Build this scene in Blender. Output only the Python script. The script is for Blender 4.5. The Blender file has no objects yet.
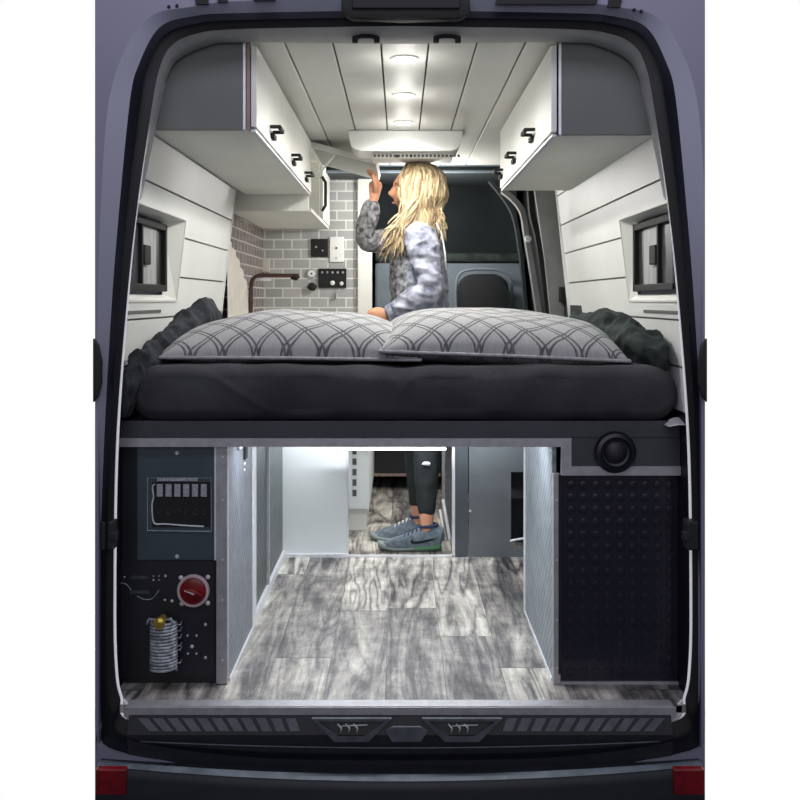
import bpy, bmesh, math, random
from mathutils import Vector, Matrix, noise
random.seed(7)
PI = math.pi
sc = bpy.context.scene
col = sc.collection
F, D, H = 952.0, 2.6, 1.107          # focal length in pixels, distance of the camera from the rear opening, camera height

def P(px, py, Y):
    """point of the place at depth Y measured off the photograph"""
    s = F / (Y + D)
    return Vector(((px - 400) / s, Y, H - (py - 300) / s))
def PX(px, Y): return (px - 400) * (Y + D) / F
def PZ(py, Y): return H - (py - 300) * (Y + D) / F

# ------------------------------------------------------------------ materials
def lin(c):
    return tuple(((v / 255) / 12.92 if v / 255 <= .04045 else ((v / 255 + .055) / 1.055) ** 2.4) for v in c)
def nd(nt, t, **kw):
    n = nt.nodes.new(t)
    for k, v in kw.items():
        if k.startswith('_'): setattr(n, k[1:], v)
        else: n.inputs[k.replace('__', ' ')].default_value = v
    return n
def base_mat(name):
    m = bpy.data.materials.new(name); m.use_nodes = True
    nt = m.node_tree; nt.nodes.clear()
    o = nt.nodes.new('ShaderNodeOutputMaterial'); b = nt.nodes.new('ShaderNodeBsdfPrincipled')
    nt.links.new(b.outputs[0], o.inputs[0])
    return m, nt, b
def mat(name, c, rough=.5, metal=0, var=.12, scale=8, bump=0, bscale=60, stretch=(1, 1, 1), spec=.5, emis=0, c2=None):
    m, nt, b = base_mat(name); L = nt.links.new
    c = lin(c)
    tc = nt.nodes.new('ShaderNodeTexCoord'); mp = nt.nodes.new('ShaderNodeMapping'); mp.inputs['Scale'].default_value = stretch
    L(tc.outputs['Object'], mp.inputs[0])
    n = nd(nt, 'ShaderNodeTexNoise', Scale=scale, Detail=4.0); L(mp.outputs[0], n.inputs['Vector'])
    r = nt.nodes.new('ShaderNodeValToRGB')
    a = [v * (1 - var) for v in c]; d = [min(1, v * (1 + var)) for v in c]
    if c2: d = lin(c2)
    r.color_ramp.elements[0].position = .35; r.color_ramp.elements[1].position = .65
    r.color_ramp.elements[0].color = (*a, 1); r.color_ramp.elements[1].color = (*d, 1)
    L(n.outputs['Fac'], r.inputs[0]); L(r.outputs[0], b.inputs['Base Color'])
    b.inputs['Roughness'].default_value = rough; b.inputs['Metallic'].default_value = metal
    b.inputs['Specular IOR Level'].default_value = spec
    if emis:
        L(r.outputs[0], b.inputs['Emission Color']); b.inputs['Emission Strength'].default_value = emis
    if bump:
        n2 = nd(nt, 'ShaderNodeTexNoise', Scale=bscale, Detail=3.0); L(mp.outputs[0], n2.inputs['Vector'])
        bp = nd(nt, 'ShaderNodeBump', Strength=bump, Distance=.004); L(n2.outputs['Fac'], bp.inputs['Height']); L(bp.outputs[0], b.inputs['Normal'])
    return m
def math_n(nt, op, a, b=None):
    n = nt.nodes.new('ShaderNodeMath'); n.operation = op
    for i, v in enumerate((a, b)):
        if v is None: continue
        if isinstance(v, (int, float)): n.inputs[i].default_value = v
        else: nt.links.new(v, n.inputs[i])
    return n.outputs[0]
def brushed(name, c, cd, ax, diag=1, freq=26):
    """metal sheet with a fine diagonal pattern; ax = the two axes of its plane"""
    m, nt, b = base_mat(name); L = nt.links.new
    tc = nt.nodes.new('ShaderNodeTexCoord'); sx = nt.nodes.new('ShaderNodeSeparateXYZ'); L(tc.outputs['Object'], sx.inputs[0])
    u, v = sx.outputs[ax[0]], sx.outputs[ax[1]]
    t = math_n(nt, 'MULTIPLY', math_n(nt, 'ADD', math_n(nt, 'MULTIPLY', u, diag), v), freq * 2 * PI * .7)
    s = math_n(nt, 'SINE', t)
    n = nd(nt, 'ShaderNodeTexNoise', Scale=22.0, Detail=3.0); L(tc.outputs['Object'], n.inputs['Vector'])
    f = math_n(nt, 'ADD', math_n(nt, 'MULTIPLY', s, .22), n.outputs['Fac'])
    r = nt.nodes.new('ShaderNodeValToRGB'); r.color_ramp.elements[0].position = .2; r.color_ramp.elements[1].position = .8
    r.color_ramp.elements[0].color = (*lin(cd), 1); r.color_ramp.elements[1].color = (*lin(c), 1)
    L(f, r.inputs[0]); L(r.outputs[0], b.inputs['Base Color'])
    b.inputs['Roughness'].default_value = .42; b.inputs['Metallic'].default_value = .35
    return m
def tiles(name, c1, c2, mortar, ax):
    m, nt, b = base_mat(name); L = nt.links.new
    tc = nt.nodes.new('ShaderNodeTexCoord'); sx = nt.nodes.new('ShaderNodeSeparateXYZ'); cx = nt.nodes.new('ShaderNodeCombineXYZ')
    L(tc.outputs['Object'], sx.inputs[0]); L(sx.outputs[ax[0]], cx.inputs[0]); L(sx.outputs[ax[1]], cx.inputs[1])
    br = nt.nodes.new('ShaderNodeTexBrick'); L(cx.outputs[0], br.inputs['Vector'])
    br.inputs['Color1'].default_value = (*lin(c1), 1); br.inputs['Color2'].default_value = (*lin(c2), 1); br.inputs['Mortar'].default_value = (*lin(mortar), 1)
    br.inputs['Scale'].default_value = 1; br.inputs['Brick Width'].default_value = .104; br.inputs['Row Height'].default_value = .056
    br.inputs['Mortar Size'].default_value = .0045; br.inputs['Mortar Smooth'].default_value = .2
    L(br.outputs['Color'], b.inputs['Base Color']); b.inputs['Roughness'].default_value = .25
    bp = nd(nt, 'ShaderNodeBump', Strength=.5, Distance=.002); bp.invert = True; L(br.outputs['Fac'], bp.inputs['Height']); L(bp.outputs[0], b.inputs['Normal'])
    return m
def floor_mat():
    m, nt, b = base_mat('weathered_wood_planks'); L = nt.links.new
    tc = nt.nodes.new('ShaderNodeTexCoord'); sx = nt.nodes.new('ShaderNodeSeparateXYZ'); L(tc.outputs['Object'], sx.inputs[0])
    X, Y = sx.outputs[0], sx.outputs[1]
    W = .172
    xs = math_n(nt, 'DIVIDE', math_n(nt, 'ADD', X, 5.03), W)
    idx = math_n(nt, 'FLOOR', xs); fx = math_n(nt, 'FRACT', xs)
    wn = nt.nodes.new('ShaderNodeTexWhiteNoise'); wn.noise_dimensions = '1D'; L(idx, wn.inputs['W'])
    ys = math_n(nt, 'ADD', math_n(nt, 'DIVIDE', Y, 1.25), math_n(nt, 'MULTIPLY', wn.outputs['Value'], 7))
    idy = math_n(nt, 'FLOOR', ys); fy = math_n(nt, 'FRACT', ys)
    cb = nt.nodes.new('ShaderNodeCombineXYZ'); L(idx, cb.inputs[0]); L(idy, cb.inputs[1])
    w2 = nt.nodes.new('ShaderNodeTexWhiteNoise'); w2.noise_dimensions = '3D'; L(cb.outputs[0], w2.inputs['Vector'])
    pid = w2.outputs['Value']
    # stretched grain, shifted per plank
    cg = nt.nodes.new('ShaderNodeCombineXYZ'); L(math_n(nt, 'MULTIPLY', X, 9), cg.inputs[0]); L(math_n(nt, 'MULTIPLY', Y, 1.0), cg.inputs[1]); L(math_n(nt, 'MULTIPLY', pid, 37), cg.inputs[2])
    n1 = nd(nt, 'ShaderNodeTexNoise', Scale=1.1, Detail=9.0, Roughness=.62, Distortion=1.6); L(cg.outputs[0], n1.inputs['Vector'])
    n2 = nd(nt, 'ShaderNodeTexNoise', Scale=7.0, Detail=8.0, Roughness=.8, Distortion=1.2); L(cg.outputs[0], n2.inputs['Vector'])
    # swirling knots: contour lines of a low-frequency noise
    n3 = nd(nt, 'ShaderNodeTexNoise', Scale=.75, Detail=2.5, Roughness=.5, Distortion=.6); L(cg.outputs[0], n3.inputs['Vector'])
    rings = math_n(nt, 'ABSOLUTE', math_n(nt, 'SINE', math_n(nt, 'MULTIPLY', n3.outputs['Fac'], 30)))
    rings = math_n(nt, 'POWER', rings, .55)
    t = math_n(nt, 'ADD', math_n(nt, 'MULTIPLY', n1.outputs['Fac'], .66), math_n(nt, 'MULTIPLY', n2.outputs['Fac'], .34))
    t = math_n(nt, 'ADD', t, math_n(nt, 'MULTIPLY', pid, .13))
    t = math_n(nt, 'ADD', t, math_n(nt, 'MULTIPLY', rings, .08))
    knot = math_n(nt, 'GREATER_THAN', pid, .5)
    t = math_n(nt, 'ADD', t, math_n(nt, 'MULTIPLY', knot, math_n(nt, 'MULTIPLY', math_n(nt, 'SUBTRACT', rings, .72), .11)))
    n5 = nd(nt, 'ShaderNodeTexNoise', Scale=9.0, Detail=5.0, Roughness=.7); L(tc.outputs['Object'], n5.inputs['Vector'])
    t = math_n(nt, 'ADD', t, math_n(nt, 'MULTIPLY', math_n(nt, 'SUBTRACT', n5.outputs['Fac'], .5), .34))
    t = math_n(nt, 'ADD', t, .075)
    r = nt.nodes.new('ShaderNodeValToRGB'); e = r.color_ramp.elements
    e[0].position = .52; e[0].color = (*lin((36, 34, 36)), 1)
    e[1].position = .90; e[1].color = (*lin((222, 218, 208)), 1)
    q = e.new(.62); q.color = (*lin((92, 89, 90)), 1); q = e.new(.73); q.color = (*lin((150, 146, 140)), 1)
    L(t, r.inputs[0])
    gap = math_n(nt, 'MAXIMUM', math_n(nt, 'LESS_THAN', fx, .012), math_n(nt, 'LESS_THAN', fy, .004))
    mx = nt.nodes.new('ShaderNodeMixRGB'); L(math_n(nt, 'MULTIPLY', gap, .7), mx.inputs[0]); L(r.outputs[0], mx.inputs[1]); mx.inputs[2].default_value = (.03, .03, .03, 1)
    L(mx.outputs[0], b.inputs['Base Color']); b.inputs['Roughness'].default_value = .5
    bp = nd(nt, 'ShaderNodeBump', Strength=.3, Distance=.003); L(t, bp.inputs['Height']); L(bp.outputs[0], b.inputs['Normal'])
    return m
def quilt_mat(name, light, dark, kx=13.0, ky=13.0):
    m, nt, b = base_mat(name); L = nt.links.new
    tc = nt.nodes.new('ShaderNodeTexCoord'); sx = nt.nodes.new('ShaderNodeSeparateXYZ'); 
    L(tc.outputs['UV'], sx.inputs[0])
    n = nd(nt, 'ShaderNodeTexNoise', Scale=3.0, Detail=2.0); L(tc.outputs['UV'], n.inputs['Vector'])
    w = math_n(nt, 'MULTIPLY', math_n(nt, 'SUBTRACT', n.outputs['Fac'], .5), .10)
    u = math_n(nt, 'ADD', sx.outputs[0], w); v = math_n(nt, 'ADD', sx.outputs[1], math_n(nt, 'MULTIPLY', w, -.7))
    def band(t, wd, off=0.0):
        f = math_n(nt, 'PINGPONG', math_n(nt, 'ADD', t, off), .5)      # 0..0.5
        return math_n(nt, 'LESS_THAN', f, wd)
    a = math_n(nt, 'MULTIPLY', math_n(nt, 'ADD', u, v), kx); c = math_n(nt, 'MULTIPLY', math_n(nt, 'SUBTRACT', u, v), kx)
    l1 = math_n(nt, 'MAXIMUM', band(a, .040), band(c, .040))
    l2 = math_n(nt, 'MAXIMUM', band(a, .034, .17), band(c, .034, .17))
    lines = math_n(nt, 'MAXIMUM', l1, l2)
    n2 = nd(nt, 'ShaderNodeTexNoise', Scale=90.0, Detail=2.0); L(tc.outputs['UV'], n2.inputs['Vector'])
    fac = math_n(nt, 'ADD', math_n(nt, 'MULTIPLY', lines, .70), math_n(nt, 'MULTIPLY', math_n(nt, 'SUBTRACT', n2.outputs['Fac'], .4), .5))
    mx = nt.nodes.new('ShaderNodeMixRGB'); mx.use_clamp = True; L(fac, mx.inputs[0]); mx.inputs[1].default_value = (*lin(light), 1); mx.inputs[2].default_value = (*lin(dark), 1)
    L(mx.outputs[0], b.inputs['Base Color']); b.inputs['Roughness'].default_value = .9
    bp = nd(nt, 'ShaderNodeBump', Strength=1.0, Distance=.012); bp.invert = True; L(lines, bp.inputs['Height']); L(bp.outputs[0], b.inputs['Normal'])
    return m
def attr_mat(name, rough=.5, attr='Col', bump=0, bscale=80):
    m, nt, b = base_mat(name); L = nt.links.new
    a = nt.nodes.new('ShaderNodeVertexColor'); a.layer_name = attr
    tc = nt.nodes.new('ShaderNodeTexCoord'); n = nd(nt, 'ShaderNodeTexNoise', Scale=bscale, Detail=2.0); L(tc.outputs['Object'], n.inputs['Vector'])
    mx = nt.nodes.new('ShaderNodeMixRGB'); mx.blend_type = 'MULTIPLY'; mx.inputs[0].default_value = .35
    L(a.outputs[0], mx.inputs[1]); L(n.outputs['Fac'], mx.inputs[2]); L(mx.outputs[0], b.inputs['Base Color'])
    b.inputs['Roughness'].default_value = rough
    if bump:
        bp = nd(nt, 'ShaderNodeBump', Strength=bump, Distance=.003); L(n.outputs['Fac'], bp.inputs['Height']); L(bp.outputs[0], b.inputs['Normal'])
    return m

M = dict(
    paint=mat('van_paint', (130, 129, 150), .4, .0, .04, 3, spec=.5),
    paintlow=mat('van_paint_jamb', (158, 160, 176), .4, 0, .05, 3),
    rubber=mat('black_rubber', (15, 15, 21), .55, 0, .15, 20),
    rubber2=mat('black_gloss_rubber', (20, 22, 30), .3, 0, .15, 20),
    trimgrey=mat('grey_headliner_trim', (182, 183, 180), .8, 0, .06, 14, bump=.2, bscale=200),
    strip=mat('edge_strip_added_glow', (225, 225, 232), .3, 0, .05, 10, emis=.38),
    edge=mat('pale_seal', (225, 225, 230), .3, .0, .05, 10),
    plastic=mat('black_plastic', (30, 32, 38), .5, 0, .15, 30, bump=.2, bscale=300),
    step=mat('sill_step_plastic', (84, 88, 96), .5, 0, .25, 25, bump=.2, bscale=200),
    bumper=mat('bumper_plastic', (32, 34, 42), .5, 0, .12, 10, bump=.15, bscale=300),
    red=mat('red_reflector', (120, 14, 22), .3, 0, .2, 30),
    white=mat('white_painted_board', (226, 226, 220), .5, 0, .03, 3),
    whitewall=mat('white_shiplap', (228, 229, 226), .45, 0, .04, 2.5),
    ceil=mat('ceiling_board', (212, 212, 206), .5, 0, .03, 2),
    groove=mat('board_groove', (92, 92, 90), .8, 0, .1, 20),
    lining=mat('flap_underside_shade', (158, 158, 152), .6, 0, .03, 3),  # darker than the flap: underside shade put into the colour
    under=mat('cabinet_underside', (240, 240, 232), .55, 0, .03, 3),
    darkgrey=mat('dark_grey_laminate', (104, 107, 104), .6, 0, .08, 3),
    ply=mat('plywood_edge', (150, 128, 120), .6, 0, .15, 30),
    alu=mat('aluminium_angle', (166, 165, 170), .42, .25, .1, 40),
    aluw=mat('bright_aluminium', (222, 225, 230), .35, .2, .08, 40),
    chrome=mat('steel', (215, 215, 215), .35, .25, .05, 40),
    black=mat('black_panel', (26, 27, 34), .5, 0, .15, 12),
    blackm=mat('black_matt', (18, 18, 20), .7, 0, .15, 30),
    teal=mat('slate_panel', (60, 74, 82), .5, 0, .12, 6),
    slate=mat('slate_partition', (108, 115, 120), .55, 0, .10, 6, bump=.1),
    slated=mat('slate_partition_dark', (80, 88, 94), .55, 0, .1, 6),
    part=mat('pale_partition', (232, 238, 240), .5, 0, .02, 2),
    sheet=mat('charcoal_sheet', (62, 62, 67), .95, 0, .2, 5, bump=.35, bscale=260, spec=.2),
    fascia=mat('fascia_board', (56, 58, 64), .55, 0, .12, 8),
    rubbermat=mat('coin_rubber', (34, 33, 46), .26, 0, .12, 10),
    sidebr=brushed('brushed_side_panel', (142, 148, 160), (108, 114, 126), (1, 2), 1, 48),
    sidebr2=brushed('diamond_side_panel', (96, 106, 106), (62, 72, 74), (1, 2), 1, 24),
    sidebr3=brushed('brushed_right_panel', (160, 170, 178), (116, 126, 136), (1, 2), 1, 34),
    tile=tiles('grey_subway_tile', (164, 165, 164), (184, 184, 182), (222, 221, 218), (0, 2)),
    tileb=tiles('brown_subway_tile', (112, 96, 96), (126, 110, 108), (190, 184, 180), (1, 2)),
    floor=floor_mat(),
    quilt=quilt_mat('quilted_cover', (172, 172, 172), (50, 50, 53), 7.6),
    quiltd=quilt_mat('quilted_cover_shade', (96, 96, 100), (48, 48, 52), 7.6),  # pillow underside copy, shade put into the darker colour
    blanket=mat('dark_blanket', (52, 54, 58), .95, 0, .4, 9, bump=.5, bscale=120, spec=.2),
    green=mat('dark_green_blanket', (48, 56, 54), .9, 0, .5, 18, bump=.7, bscale=50, spec=.3),
    curtain=mat('linen_curtain', (214, 208, 198), .9, 0, .06, 14, bump=.3, bscale=150),
    skin=mat('skin', (214, 156, 124), .55, 0, .08, 10),
    denim=mat('pale_denim', (132, 136, 156), .9, 0, .35, 16, bump=.8, bscale=60, c2=(204, 207, 222)),
    knit=mat('grey_knit', (92, 92, 96), .95, 0, .5, 42, bump=.9, bscale=110, c2=(168, 168, 170)),
    legging=mat('black_leggings', (34, 40, 42), .8, 0, .2, 10, bump=.2),
    hair=attr_mat('blonde_hair', .42),
    shoe=mat('grey_mesh_shoe', (108, 122, 134), .7, 0, .25, 60, bump=.4, bscale=200),
    shoeb=mat('navy_mesh_shoe', (48, 58, 92), .7, 0, .2, 40, bump=.3),
    sole=mat('green_sole', (78, 138, 94), .5, 0, .15, 18),
    soleg=mat('grey_sole', (140, 152, 150), .5, 0, .15, 18),
    whitep=mat('white_plastic', (235, 235, 232), .35, 0, .03, 8),
    copper=mat('dark_copper', (96, 72, 68), .3, .7, .15, 30),
    darkcab=mat('cab_curtain', (40, 47, 50), .9, 0, .25, 3, bump=.4, bscale=30),
    cabgrey=mat('cab_grey', (112, 122, 132), .7, 0, .1, 6),
    pillar=mat('pillar_grey', (132, 132, 132), .6, 0, .1, 10),
    seat=mat('black_seat_fabric', (20, 21, 26), .85, 0, .2, 20, bump=.3),
    glass=mat('dark_glass', (40, 42, 46), .45, 0, .1, 4),
    blind=mat('grey_blind', (158, 160, 160), .6, 0, .18, 5, stretch=(1, 8, 1)),
    redk=mat('red_knob', (122, 14, 20), .3, 0, .3, 40),
    pink=mat('pale_pink_ring', (206, 186, 190), .4, 0, .1, 30),
    brass=mat('brass_knob', (214, 184, 84), .25, .7, .15, 30),
    clear=mat('grey_coil', (165, 170, 178), .3, .1, .45, 60),
    label=mat('grey_label', (158, 162, 170), .6, 0, .4, 240),
    glow=mat('lamp_lens', (255, 253, 245), .5, 0, .0, 5, emis=14),
    glow2=mat('led_diffuser', (238, 246, 255), .5, 0, .0, 5, emis=3.2),
)

# ------------------------------------------------------------------ geometry helpers
def wloc(o):
    v = Vector((0, 0, 0))
    while o is not None: v += o.location; o = o.parent
    return v
class G:
    def __init__(s): s.bm = bmesh.new()
    def face(s, pts):
        vs = [s.bm.verts.new(p) for p in pts]
        return s.bm.faces.new(vs)
    def box(s, x0, x1, y0, y1, z0, z1, bev=0, seg=2):
        x0, x1 = sorted((x0, x1)); y0, y1 = sorted((y0, y1)); z0, z1 = sorted((z0, z1))
        v = [s.bm.verts.new((x, y, z)) for x in (x0, x1) for y in (y0, y1) for z in (z0, z1)]
        fs = [s.bm.faces.new([v[i] for i in q]) for q in ((0, 1, 3, 2), (4, 6, 7, 5), (0, 4, 5, 1), (2, 3, 7, 6), (0, 2, 6, 4), (1, 5, 7, 3))]
        if bev:
            es = list({e for f in fs for e in f.edges})
            bmesh.ops.bevel(s.bm, geom=es, offset=bev, segments=seg, profile=.5, affect='EDGES')
        return s
    def prism(s, pts, vec, bev=0):
        """closed polygon pts extruded by vec"""
        a = [s.bm.verts.new(p) for p in pts]; vec = Vector(vec)
        b = [s.bm.verts.new(Vector(p) + vec) for p in pts]
        n = len(a); fs = [s.bm.faces.new(a), s.bm.faces.new(b[::-1])]
        for i in range(n): fs.append(s.bm.faces.new((a[i], b[i], b[(i + 1) % n], a[(i + 1) % n])))
        if bev:
            bmesh.ops.bevel(s.bm, geom=list({e for f in fs for e in f.edges}), offset=bev, segments=2, profile=.5, affect='EDGES')
        return s
    def tube(s, pts, r, n=10, closed=False, cap=True):
        pts = [Vector(p) for p in pts]; k = len(pts)
        rr = r if isinstance(r, (list, tuple)) else [r] * k
        rings = []; up = None
        for i, p in enumerate(pts):
            t = (pts[(i + 1) % k] - pts[i - 1]) if closed else (pts[min(i + 1, k - 1)] - pts[max(i - 1, 0)])
            t.normalize()
            if up is None:
                up = Vector((0, 0, 1)) if abs(t.z) < .9 else Vector((1, 0, 0))
            up = (up - t * up.dot(t)).normalized(); sd = t.cross(up)
            rings.append([s.bm.verts.new(p + (up * math.cos(2 * PI * j / n) + sd * math.sin(2 * PI * j / n)) * rr[i]) for j in range(n)])
        for i in range(k if closed else k - 1):
            a, b = rings[i], rings[(i + 1) % k]
            for j in range(n): s.bm.faces.new((a[j], a[(j + 1) % n], b[(j + 1) % n], b[j]))
        if cap and not closed: s.bm.faces.new(rings[0][::-1]); s.bm.faces.new(rings[-1])
        return s
    def lathe(s, c, axis, prof, n=32):
        """prof = list of (radius, height along axis)"""
        axis = Vector(axis).normalized(); c = Vector(c)
        u = axis.orthogonal().normalized(); w = axis.cross(u); rings = []
        for r, h in prof:
            rings.append([s.bm.verts.new(c + axis * h + (u * math.cos(2 * PI * j / n) + w * math.sin(2 * PI * j / n)) * max(r, 1e-4)) for j in range(n)])
        for a, b in zip(rings, rings[1:]):
            for j in range(n): s.bm.faces.new((a[j], a[(j + 1) % n], b[(j + 1) % n], b[j]))
        s.bm.faces.new(rings[0][::-1]); s.bm.faces.new(rings[-1])
        return s
    def grid(s, fn, nu, nv, closed_u=False, uvfn=None):
        uv = s.bm.loops.layers.uv.verify() if uvfn else None
        V = [[s.bm.verts.new(fn(i / nu, j / nv)) for j in range(nv + 1)] for i in range(nu + (0 if closed_u else 1))]
        R = len(V)
        for i in range(nu):
            for j in range(nv):
                q = ((i, j), (i + 1, j), (i + 1, j + 1), (i, j + 1))
                f = s.bm.faces.new([V[a % R][b] for a, b in q])
                if uvfn:
                    for l, (a, b) in zip(f.loops, q): l[uv].uv = uvfn(a / nu, b / nv)
        return s
    def build(s, name, m, parent=None, smooth=False, weld=0, label=None, cat=None, group=None, kind=None, angle=None, split=False):
        bm = s.bm
        if split:
            seen = set(); outs = []
            for v0 in bm.verts:
                if v0 in seen: continue
                st, isl = [v0], []
                seen.add(v0)
                while st:
                    v = st.pop(); isl.append(v)
                    for e in v.link_edges:
                        w = e.other_vert(v)
                        if w not in seen: seen.add(w); st.append(w)
                k = G(); mp = {v: k.bm.verts.new(v.co) for v in isl}
                for f in {f for v in isl for f in v.link_faces}: k.bm.faces.new([mp[v] for v in f.verts])
                outs.append(k.build(name, m, parent, smooth, weld, label, cat, group, kind, angle))
            bm.free(); return outs[0]
        if weld: bmesh.ops.remove_doubles(bm, verts=bm.verts, dist=weld)
        bmesh.ops.recalc_face_normals(bm, faces=bm.faces)
        me = bpy.data.meshes.new(name)
        if parent is not None: bmesh.ops.translate(bm, verts=bm.verts, vec=-wloc(parent))
        bm.to_mesh(me); bm.free()
        o = bpy.data.objects.new(name, me); col.objects.link(o)
        for x in (m if isinstance(m, list) else [m]): me.materials.append(x)
        if smooth:
            me.shade_smooth() if hasattr(me, 'shade_smooth') else None
            if angle: me.set_sharp_from_angle(angle=math.radians(angle))
        if parent is not None: o.parent = parent
        tag(o, label, cat, group, kind)
        return o
def tag(o, label=None, cat=None, group=None, kind=None):
    if label: o['label'] = label
    if cat: o['category'] = cat
    if group: o['group'] = group
    if kind: o['kind'] = kind
    return o
def thing(name, loc, label, cat, group=None, kind=None):
    o = bpy.data.objects.new(name, None); o.empty_display_size = .05; col.objects.link(o); o.location = loc
    return tag(o, label, cat, group, kind)
def catmull(keys, n=8):
    out = []; k = len(keys)
    for i in range(k - 1):
        p0, p1, p2, p3 = keys[max(i - 1, 0)], keys[i], keys[i + 1], keys[min(i + 2, k - 1)]
        for j in range(n):
            t = j / n
            out.append(tuple(.5 * ((2 * b) + (-a + c) * t + (2 * a - 5 * b + 4 * c - d) * t * t + (-a + 3 * b - 3 * c + d) * t ** 3) for a, b, c, d in zip(p0, p1, p2, p3)))
    out.append(tuple(keys[-1])); return out
def bl(a, b, n=6): return [Vector(a).lerp(Vector(b), i / n) for i in range(n + 1)]

# ------------------------------------------------------------------ van rear (body, frame, seal, bumper)
K = {  # left half of each contour, pixels, top centre -> bottom centre
 'outer': [(400,-130),(240,-130),(180,-130),(95,-120),(95,-40),(95,100),(95,200),(95,300),(95,445),(95,600),(95,690),(95,760),(95,830),(250,835),(400,835)],
 'crease':[(400,-3),(240,1),(190,7),(153,15),(128,44),(109,100),(101,200),(98,300),(96,445),(95.2,600),(95.2,690),(96.5,728),(112,752),(250,770),(400,772)],
 'dout':  [(400,10),(240,13),(195,16),(160,27),(139,64),(130,100),(120,200),(112,300),(104,445),(99,600),(98,690),(101,722),(116,750.5),(250,768.5),(400,770.5)],
 'dmid':  [(400,17),(240,20),(195,24),(165,35),(148,66),(141,100),(128,200),(119,300),(110,445),(106,600),(106,690),(112,715),(128,738),(250,752),(400,755)],
 'din':   [(400,26),(240,29),(195,34),(171,46),(160,67),(153,100),(138,200),(127,300),(116,445),(113.5,600),(115,668),(120,697),(133,722),(250,740),(400,745)],
 'tin':   [(400,44),(240,42.5),(205,47),(178,60),(166,79),(161,100),(140.5,200),(129,300),(117,445),(114.5,600),(116,668),(121,697),(134,721),(250,739),(400,744)],
}
RX = .016         # the opening reaches a little further to the right
def contour(k, Y, n=8):
    if k == 'outer':
        pts = []
        for a, b in zip(K[k], K[k][1:]): pts += [(a[0] + (b[0] - a[0]) * i / n, a[1] + (b[1] - a[1]) * i / n) for i in range(n)]
        pts.append(K[k][-1]); off = 0
    else: pts = catmull(K[k], n); off = RX
    left = [P(x, y, Y) for x, y in pts]
    def mir(p): return Vector((min(-p.x + off * min(1, -p.x / .4), max(-p.x, .8165)), p.y, p.z))
    return left + [mir(p) for p in left[-2:0:-1]]
def band(g, rings):
    R = [[g.bm.verts.new(p) for p in r] for r in rings]; n = len(R[0])
    for a, b in zip(R, R[1:]):
        for j in range(n): g.bm.faces.new((a[j], a[(j + 1) % n], b[(j + 1) % n], b[j]))
van = thing('van_body', (0, 0, -.45), 'dark lilac-grey camper van body seen from behind with its rear doors open', 'van')
g = G(); band(g, [contour('outer', -.045), contour('crease', -.045)]); g.build('rear_panel', M['paint'], van, True, angle=40)
g = G(); band(g, [contour('crease', -.045), contour('dout', -.02)]); g.build('door_jamb', M['paintlow'], van, True)
g = G(); band(g, [contour('dout', -.02), contour('dmid', -.035)]); g.build('outer_gasket', M['rubber2'], van, True)
g = G(); band(g, [contour('dmid', -.035), contour('dmid', -.015), contour('din', -.005), contour('din', .01)]); g.build('inner_gasket', M['rubber'], van, True, angle=50)
# grey headliner trim: only the top and the upper sides
def half(k, Y, i0, i1, n=8):
    left = [P(x, y, Y) for x, y in catmull(K[k], n)][i0 * n:i1 * n + 1]
    return left
a = half('din', .0, 0, 6); b = half('tin', .07, 0, 6)
mr = lambda p: Vector((-p.x + RX * min(1, -p.x / .4), p.y, p.z))
a = [mr(p) for p in a[:0:-1]] + a; b = [mr(p) for p in b[:0:-1]] + b
mid = [p.lerp(q, .55) + Vector((0, -.012, 0)) for p, q in zip(a, b)]
b2 = [p + Vector((0, .02, .012)) for p in b]
g = G(); R = [[g.bm.verts.new(p) for p in r] for r in (a, mid, b, b2)]
for r, s_ in zip(R, R[1:]):
    for j in range(len(r) - 1): g.bm.faces.new((r[j], r[j + 1], s_[j + 1], s_[j]))
g.build('headliner_trim', M['trimgrey'], van, True, angle=60)
# thin pale edge strip down each side of the opening, highlight added as glow
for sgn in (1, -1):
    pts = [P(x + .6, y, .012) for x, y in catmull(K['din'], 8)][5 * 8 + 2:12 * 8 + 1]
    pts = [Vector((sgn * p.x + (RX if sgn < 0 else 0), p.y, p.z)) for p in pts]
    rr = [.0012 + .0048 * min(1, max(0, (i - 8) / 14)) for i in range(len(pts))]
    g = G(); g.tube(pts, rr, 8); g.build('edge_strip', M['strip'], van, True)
# corner webs of pale metal where the strip meets the sill
for sgn in (1, -1):
    g = G(); q = [P(123, 700, -.0), P(131, 709, -.0), P(137, 716, -.0), P(133, 727, -.0), P(124, 716, -.0)]
    g.prism([Vector((sgn * p.x + (RX if sgn < 0 else 0), p.y, p.z)) for p in q], (0, .012, 0), .001); g.build('corner_web', M['edge'], van)
# outer shell of the van: sides, roof, underside (keeps the inside dark to the world)
X0 = abs(PX(95, -.045))
g = G()
for sg in (-1, 1): g.box(sg * X0, sg * (X0 - .008), -.040, 4.6, -.46, 2.16)
g.box(-X0, X0, -.040, 4.6, 2.155, 2.165); g.box(-X0, X0, 4.59, 4.6, -.46, 2.16); g.box(-X0, X0, .0, 4.6, -.09, -.07)
g.build('body_shell', M['paint'], van)
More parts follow.
